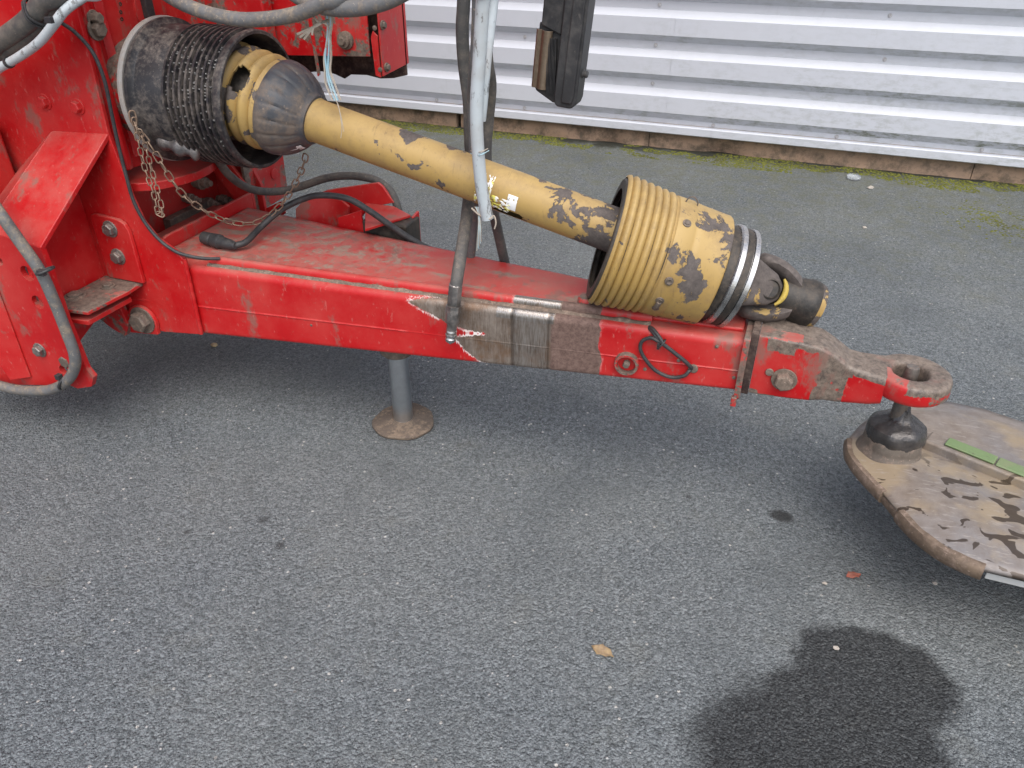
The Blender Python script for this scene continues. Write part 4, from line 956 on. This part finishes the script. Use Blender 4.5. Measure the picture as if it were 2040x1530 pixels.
for k_ in (0, 1):
    cpt = (h1 + h2) / 2 + dd * (.008 * k_ - .004)
    hose('strap', [cpt + a1 * hw * math.copysign(abs(math.cos(t)) ** .8, math.cos(t)) + a2 * .0285 * math.copysign(abs(math.sin(t)) ** .6, math.sin(t)) for t in [i * math.pi / 8 for i in range(16)]], .003, RUBBER_CLEAN, tie, 6, 4, closed=True)
p_ = at(97, 40, y=-.305); box('buckle', (p_.x - .008, p_.y - .004, p_.z - .006), (p_.x + .008, p_.y + .006, p_.z + .006), RUBBER_CLEAN, tie, .001)
p_ = at(20, 124, y=-.29); tie2 = tag(lathe('cable_tie', at(16, 126, y=-.28), at(26, 119, y=-.28), [(0, .0105), (0, .0118), (.008, .0118), (.008, .0105)], RUBBER_CLEAN, None, 20, False), 'small black band round the thin white hose', 'cable tie')
# thin cable down the plate edge
tag(hose('thin_cable', H([(100, 30, -.24), (120, 44, -.20), (150, 65, -.185), (185, 105, -.182), (208, 160, -.18), (222, 225, -.179), (236, 290, -.179), (250, 345, -.179), (266, 400, -.179), (290, 445, -.179), (320, 480, -.178), (352, 502, -.176), (382, 511, -.165), (410, 515, -.148), (438, 515, -.125)]), .0043, RUBBER_CLEAN), 'thin black cable running down the edge of the red side plate', 'cable')
# lower left hose
lh = tag(hose('hydraulic_hose', [Vector((-1.6, -.30, .80)), Vector((-1.25, -.30, .82))] + H([(-70, 320, -.34), (-30, 380, -.38), (0, 425, -.42), (35, 475, -.42), (80, 540, -.415), (108, 600, -.412), (130, 655, -.41), (148, 705, -.41), (148, 735, -.41), (132, 760, -.41), (100, 776, -.41), (50, 778, -.41), (0, 768, -.41), (-60, 745, -.40)]) + [Vector((-1.3, -.35, .30)), Vector((-1.6, -.3, .78))], .0135, RUBBER_GREY), 'grey hose looping under the outrigger plate with holes', 'hose')
p_ = at(84, 542, y=-.43)
cl = thing('cable_tie', 'black cable tie clamping the grey hose on the outrigger plate', 'cable tie', p_)
hose('strap', [p_ + Vector((.018 * math.cos(t), .008 + .02 * math.sin(t), .006 * math.cos(t))) for t in [i * math.pi / 5 for i in range(10)]], .0035, RUBBER_CLEAN, cl, 6, 4, closed=True); box('buckle', (p_.x - .006, p_.y - .010, p_.z - .006), (p_.x + .012, p_.y + .002, p_.z + .008), RUBBER_CLEAN, cl, .001)
p_ = at(128, 762, y=-.41)
cl = thing('cable_tie', 'black cable tie at the bottom bend of the grey hose', 'cable tie', p_)
hose('strap', [p_ + Vector((.010 * math.cos(t), .018 * math.sin(t), .018 * math.cos(t))) for t in [i * math.pi / 5 for i in range(10)]], .0035, RUBBER_CLEAN, cl, 6, 4, closed=True); box('buckle', (p_.x - .012, p_.y - .012, p_.z + .012), (p_.x + .002, p_.y + .002, p_.z + .026), RUBBER_CLEAN, cl, .001)
# far hose behind the beam
tag(hose('hydraulic_hose', H([(425, 300, .06), (438, 325, .09), (458, 350, .12), (485, 370, .18), (520, 381, .24), (565, 380, .29), (610, 368, .32), (650, 355, .33), (695, 350, .33), (740, 356, .32), (770, 372, .31), (786, 395, .30), (795, 425, .297)]), .0115, RUBBER), 'dusty brown hose curving behind the beam to the far bracket', 'hose')
# power cable with connector lying on the beam
zc = ZT + .010
ctop = [at(466, 489, z=zc + .016), at(490, 482, z=zc + .020), at(520, 452, y=.04), at(560, 418, y=.085), at(605, 396, y=.12), at(640, 389, y=.13), at(690, 395, y=.14), at(730, 416, y=.15), at(775, 447, y=.165), at(815, 474, y=.18), at(855, 496, y=.195), at(885, 508, y=.21), at(900, 530, y=.21)]
cab = tag(hose('power_cable', ctop, .0085, RUBBER_CLEAN), 'black power cable arching over the beam from its connector', 'cable')
k0, k1 = at(405, 473, z=zc + .019), at(470, 490, z=zc + .017); Lk = (k1 - k0).length
lathe('connector', k0, k1, [(0, .012), (.002, .0165), (.03, .0175), (.032, .0155), (.037, .0155), (.038, .0185), (.044, .019), (.060, .019), (.062, .016), (Lk * .85, .013), (Lk, .009)], RUBBER_CLEAN, cab, 20, smooth=35)
# wire loop at the beam end
def NF(px, py, off):
    d = _f * FPX + _r * (px - 1020) - _u * (py - 765); n = Vector((-.074, 1, 0)); t = (-.123 - off - CAM.dot(n)) / d.dot(n); return CAM + d * t
lp = tag(hose('thin_cable', [NF(1288, 650, -.022), NF(1300, 660, .002), NF(1315, 680, .014), NF(1340, 700, .013), NF(1365, 720, .011), NF(1378, 733, .002), NF(1381, 734, -.012)], .0045, RUBBER_CLEAN), 'black cable from the conduit end into a hole in the beam', 'cable')
lp2 = tag(hose('thin_cable', [NF(1291, 650, -.020), NF(1303, 658, .004), NF(1320, 682, .020), NF(1312, 680, .016), NF(1296, 673, .012), NF(1279, 680, .010), NF(1276, 696, .010), NF(1286, 716, .010), NF(1306, 738, .010), NF(1335, 751, .010), NF(1362, 749, .010), NF(1374, 738, .004), NF(1380, 736, -.012)], .0042, RUBBER_CLEAN), 'spare loop of black cable hanging on the beam near the hitch', 'cable')
p_ = NF(1318, 685, .018); tg = thing('cable_tie', 'small black cable tie binding the cable loop on the beam', 'cable tie', p_)
hose('strap', [p_ + Vector((.007 * math.cos(t), .011 * math.sin(t), .010 * math.cos(t))) for t in [i * math.pi / 4 for i in range(8)]], .002, RUBBER_CLEAN, tg, 6, 4, closed=True); box('tail', (p_.x - .009, p_.y - .004, p_.z - .014), (p_.x - .003, p_.y + .0, p_.z + .002), RUBBER_CLEAN, tg, .0008)
p_ = NF(1381, 734, .001); lathe('cable_gland', p_ + nrm * -.006, p_ + nrm, [(0, .011), (.008, .011), (.009, .009), (.009, 0)], DIRTY_STEEL, M, 10, smooth=25)

# ================================================================== chains
def link_mesh(L, w, r):
    path = []
    for i in range(16):
        t = 2 * math.pi * i / 16; c, s = math.cos(t), math.sin(t); path.append(Vector((math.copysign(L / 2 - w / 2, c) + w / 2 * c if abs(c) > 1e-6 else 0, w / 2 * s, 0)))
    v, f = tube_geo(path, r, 6, True); me = bpy.data.meshes.new('link'); me.from_pydata([tuple(p) for p in v], [], f); me.materials.append(CHAIN)
    for p in me.polygons: p.use_smooth = True
    return me
def chain(label, pts, pitch, w, r):
    path = spline(pts, 24); t = thing('chain', label, 'chain', path[0]); me = link_mesh(pitch + 2.2 * r, w, r)
    acc = 0; prev = path[0]; last = path[0]; k_ = 0; centres = [path[0]]
    for p in path[1:]:
        acc += (p - prev).length; prev = p
        if acc >= pitch: centres.append(p); acc = 0
    for a, b in zip(centres, centres[1:]):
        d = (b - a).normalized(); _, n, bb = frame(d); ang = (math.pi / 2) * (k_ % 2) + .6 + random.uniform(-.25, .25)
        n2 = n * math.cos(ang) + bb * math.sin(ang); b2 = d.cross(n2); mid = (a + b) / 2
        o = bpy.data.objects.new('link', me); COL.objects.link(o)
        mat = Matrix((d, n2, b2)).transposed().to_4x4(); mat.translation = mid
        o.parent = t; o.matrix_basis = Matrix.Translation(-Vector(t.location)) @ mat; k_ += 1
    return t
chain('rusty chain sagging from the black guard across the beam root', H([(262, 222, -.168), (272, 255, -.165), (300, 290, -.15), (330, 340, -.13), (362, 385, -.10), (400, 415, -.06), (440, 436, -.01), (480, 446, .03), (520, 440, .06), (556, 412, .07), (580, 380, .065), (600, 340, .045), (612, 300, .02)]), .025, .0145, .0019)
chain('rusty chain hanging free in a doubled loop below the black guard', H([(266, 235, -.172), (275, 280, -.168), (290, 340, -.16), (306, 385, -.16), (316, 428, -.16), (324, 424, -.157), (314, 380, -.152), (300, 330, -.15), (288, 285, -.16), (276, 255, -.17)]), .017, .0105, .0016)

# ================================================================== control box
CB = thing('control_box', 'black plastic control box with ribbed heat sink and worn metal plate, hanging before the wall', 'control box', at(1100, 200, y=.2))
def CBp(px, py, y=.20): return at(px, py, y=y)
up = CBp(1172, 0) - CBp(1146, 205); up.y = 0; up = up.normalized()
bx0 = CBp(1146, 210); ax_x = Vector((up.z, 0, -up.x)); ax_x.normalize()
Lb = .46
def local(a, b, c): return CBp(1104, 212) + ax_x * a + up * b + Vector((0, 1, 0)) * c
wB = (CBp(1146, 205) - CBp(1104, 205)).x
prism('housing', [local(-.002, .006, .0), local(.006, 0, 0), local(wB - .012, 0, 0), local(wB - .004, .006, 0), local(wB, .02, 0), local(wB, Lb, 0), local(-.004, Lb, 0), local(-.004, .03, 0)], (0, .06, 0), BLACK, CB, .004)
prism('housing_ridge', [local(.016, .012, -.006), local(wB - .010, .012, -.006), local(wB - .006, .03, -.006), local(wB - .006, Lb - .01, -.006), local(.018, Lb - .01, -.006)], (0, .008, 0), BLACK, CB, .003)
prism('lower_shell', [local(-.062, .035, .02), local(-.055, .022, .02), local(-.012, .002, .02), local(-.002, .002, .02), local(-.002, .17, .02), local(-.062, .17, .02)], (0, .05, 0), BLACK, CB, .004)
prism('upper_shell', [local(-.055, .165, .012), local(-.006, .150, .012), local(-.006, Lb, .012), local(-.055, Lb, .012)], (0, .05, 0), BLACK, CB, .004)
for i in range(7): box('cooling_fin', tuple(local(-.0255 + i * .0033, .025, .006)), tuple(local(-.0255 + i * .0033, .025, .006) + Vector((.0014, .016, .118))), BLACK, CB, 0)
PL = grimy('worn_metal_plate', (.34, .27, .20), (.20, .145, .10), .3, .35, .8, 50, .3)
pp = [(-.066, .030), (-.062, .026), (-.052, .026), (-.048, .020), (-.042, .016), (-.034, .016), (-.028, .020), (-.026, .024)]
prism('metal_plate', [local(a, .030, .026 - .9 * (b - .016) if False else (b - .012)) for a, b in pp] + [local(a, .030, b - .009) for a, b in reversed(pp)], up * .126, PL, CB, .0008)
p_ = local(wB, .075, .03); lathe('knob', p_ - ax_x * .002, p_ + ax_x, [(0, .010), (.004, .010), (.005, .0075), (.012, .008), (.014, .006), (.014, 0)], BLACK, CB, 20)
hose('hanger', [local(.02, Lb - .01, .03), local(.02, Lb + .04, .0), at(1180, -260, y=.165)], .006, BLACK, CB)

# ================================================================== mower skid with stud on the right
def skid_mat():
    k = NT('worn_skid_steel'); x, y, z = k.xyz(); a = k.noise(30, 7, rough=.7); b = k.noise(4.5, 5); s = k.noise(1, 6, k.scaled(k.pos, (24, 60, 24)), .65)
    c = k.mix(k.rng(b, .35, .65), (.27, .225, .185), (.20, .19, .19)); c = k.mix(k.rng(a, .40, .70, 0, .7), c, (.15, .115, .09)); c = k.mix(k.rng(k.noise(7, 6), .50, .62, 0, .6), c, (.36, .275, .165)); c = k.mix(k.rng(k.noise(1, 6, k.scaled(k.pos, (30, 140, 30)), .7), .56, .66, 0, .5), c, (.40, .36, .32))
    near = k.rng(y, .02, -.06); sp = k.noise(22, 3, k.scaled(k.pos, (1, 1.5, 1)), .4, dist=.8)
    oil = k.math('MULTIPLY', k.rng(k.math('ADD', sp, k.math('MULTIPLY', k.rng(x, 1.25, 1.5), .08)), .635, .65), near)
    c = k.mix(k.math('MULTIPLY', oil, .88), c, (.042, .028, .019))
    c = k.mix(k.math('MULTIPLY', k.edge(.006), k.rng(a, .4, .6, 0, .8)), c, (.16, .115, .08))
    k.set(color=c, rough=k.mixf(oil, .55, .35), metal=.25, spec=.4, normal=k.bump(k.math('ADD', a, s), .35, .002)); return k.m
SKIDM = skid_mat(); RIMM = grimy('worn_rim', (.20, .145, .10), (.095, .068, .05), .7, .6, .3, 30, .9)
K = thing('mower_skid', 'worn grey brown mower skid with green bar and greasy stud below the hitch eye', 'mower part', (1.6, 0, 0))
ZS = .245
ZR = .225
def on_s(px, py, z=ZS): p = at(px, py, z=z); return Vector((p.x, p.y, z))
out = [on_s(1745, 822, .238), on_s(1712, 848, .235), on_s(1690, 874, .232), on_s(1693, 903, .23), on_s(1718, 938, .228), on_s(1755, 976, ZR), on_s(1788, 1014, ZR), on_s(1825, 1053, ZR), on_s(1870, 1088, ZR), on_s(1918, 1114, ZR), on_s(1962, 1132, ZR), on_s(2040, 1150, ZR), on_s(2200, 1190, ZR), Vector((2.3, -.30, ZR)), Vector((2.3, .25, .23)), on_s(2200, 880, .23), on_s(2040, 842, .23), on_s(1960, 815, .23), on_s(1890, 800, .23), on_s(1820, 802, .232)]
cen = Vector((1.5, -.05, ZS)); v = []; f = []; n = len(out)
# gently dished plate: rings from hub outward
NR = 14
for i in range(NR + 1):
    t = i / NR
    for p in out:
        q = Vector((1.32, -.02, ZS)).lerp(p, t); q.z = ZS + (p.z - ZS) * sm(.62, 1.05, t) + .002 * mnoise.noise(q * 14); v.append(q)
for i in range(NR):
    for j in range(n): f.append((i * n + j, i * n + (j + 1) % n, (i + 1) * n + (j + 1) % n, (i + 1) * n + j))
sp_ = obj('skid_plate', v, f, SKIDM, K, smooth=60); s_ = sp_.modifiers.new('thick', 'SOLIDIFY'); s_.thickness = .012; s_.offset = -1
rimp = [p + Vector((0, 0, -.004)) for p in out[2:11]]
def rim_piece(pts, r, name='wear_rim'):
    path = spline(pts, 6); v = []; f = []; m = len(path)
    for i, p in enumerate(path):
        d = (path[min(m - 1, i + 1)] - path[max(0, i - 1)]).normalized(); o = Vector((d.y, -d.x, 0)); o = o if o.y < 0 or o.x < 0 else -o
        if o.dot(Vector((-.7, -.7, 0))) < 0: o = -o
        w = 1 + .25 * mnoise.noise(p * 40)
        for a, b in ((-.020, .006), (-.008, .010 * w), (.004, .008), (.010 * w, -.004), (.010, -.022 * w), (.002, -.034), (-.014, -.034), (-.020, -.01)): v.append(p + o * a * (r / .01) + Vector((0, 0, b * (r / .01))))
    for i in range(m - 1):
        for j in range(8): f.append((i * 8 + j, i * 8 + (j + 1) % 8, (i + 1) * 8 + (j + 1) % 8, (i + 1) * 8 + j))
    f += [tuple(range(8)), tuple((m - 1) * 8 + j for j in range(7, -1, -1))]
    return obj(name, v, f, RIMM, K, smooth=50)
rim_piece([rimp[0], rimp[1], rimp[2], rimp[3].lerp(rimp[4], .15)], .007)
rim_piece([rimp[3].lerp(rimp[4], .05) + Vector((.006, .006, -.008)), rimp[4].lerp(rimp[5], .1) + Vector((.003, .003, -.006))], .006)
rim_piece([rimp[4].lerp(rimp[5], .12), rimp[5], rimp[6], rimp[7], rimp[8]], .0078)
# pale lower runner beyond the rim, green bar, hub, stud
k = NT('pale_runner'); k.set(color=k.mix(k.noise(20, 5), (.62, .62, .60), (.46, .45, .43)), rough=.5); PALE = k.m
prism('lower_runner', [on_s(1965, 1138, ZR - .03), on_s(2100, 1170, ZR - .03), on_s(2300, 1215, ZR - .03), Vector((2.3, -.2, ZR - .03)), Vector((1.6, -.15, ZR - .03))], (0, 0, -.02), PALE, K, .003)
def green():
    k = NT('green_paint'); a = k.noise(45, 8, rough=.75); c = k.mix(k.noise(6, 3), (.125, .185, .075), (.155, .22, .095)); c = k.mix(k.rng(a, .60, .64), c, (.08, .07, .05)); c = k.mix(k.rng(k.noise(20, 4), .55, .8, 0, .4), c, DUST); k.set(color=c, rough=.5, normal=k.bump(a, .3, .001)); return k.m
GRN = green()
def bar(name, a, b, w, h, m, bev):
    d = (b - a).normalized(); o = Vector((-d.y, d.x, 0)); return prism(name, [a - o * w / 2, b - o * w / 2, b + o * w / 2, a + o * w / 2], (0, 0, h), m, K, bev)
ga, gb = on_s(1862, 890), on_s(2040, 962); gd_ = (gb - ga).normalized(); gb = ga + gd_ * .9
ga.z = gb.z = ZS
bar('bar_base', ga - gd_ * .02 - Vector((0, 0, .03)), gb - Vector((0, 0, .03)), .052, .052, SKIDM, .006)
a_ = ga + gd_ * .018 + Vector((0, 0, .022)); j1_ = ga + gd_ * .118 + Vector((0, 0, .022))
bar('green_bar', a_, j1_, .033, .006, GRN, .003); bar('green_bar', j1_ + gd_ * .0025, gb + Vector((0, 0, .022)), .033, .006, GRN, .003)
HC = Vector((1.229, .004, 0))
lathe('hub', HC + Vector((0, 0, ZS - .014)), HC + Vector((0, 0, 1)), [(0, .071), (.012, .067), (.018, .062), (.026, .060), (.044, .0595), (.048, .057)], DIRTY_STEEL, K, 40, True, rfun=lambda s, a: .0015 * math.sin(5 * a))
WET = grimy('wet_grease', (.030, .029, .030), (.075, .07, .068), .10, .16, .3, 24, 1.0, (.16, .13, .10), .0)
def lump(s, a): return .006 * mnoise.noise(Vector((math.cos(a) * 2.2, math.sin(a) * 2.2, s * 45)))
lathe('grease_cap', HC + Vector((0, 0, ZS + .028)), HC + Vector((-.004, 0, 1)), [(0, .0585), (.010, .0605), (.024, .0600), (.034, .0560), (.041, .047), (.046, .034), (.050, .0245), (.058, .019), (.076, .0165)], WET, K, 48, True, rfun=lump)
STUD = grimy('stud_steel', (.24, .22, .20), (.12, .105, .09), .4, .35, .8, 60, .4)
lathe('stud', Vector((1.222, .002, .31)), Vector((1.219, .004, 1)), [(0, .0155), (.012, .0155), (.10, .0145), (.134, .0145), (.142, .0125), (.1435, 0)], STUD, K, 24)
box('stand_leg', (1.9, -.1, 0), (1.98, .08, ZS - .01), DIRTY_STEEL, K, .004); box('stand_leg', (2.2, -.1, 0), (2.28, .08, ZS - .01), DIRTY_STEEL, K, .004)
box('bar_carrier', (1.85, -.16, ZS - .06), (2.3, .14, ZS - .012), DIRTY_STEEL, K, .006)
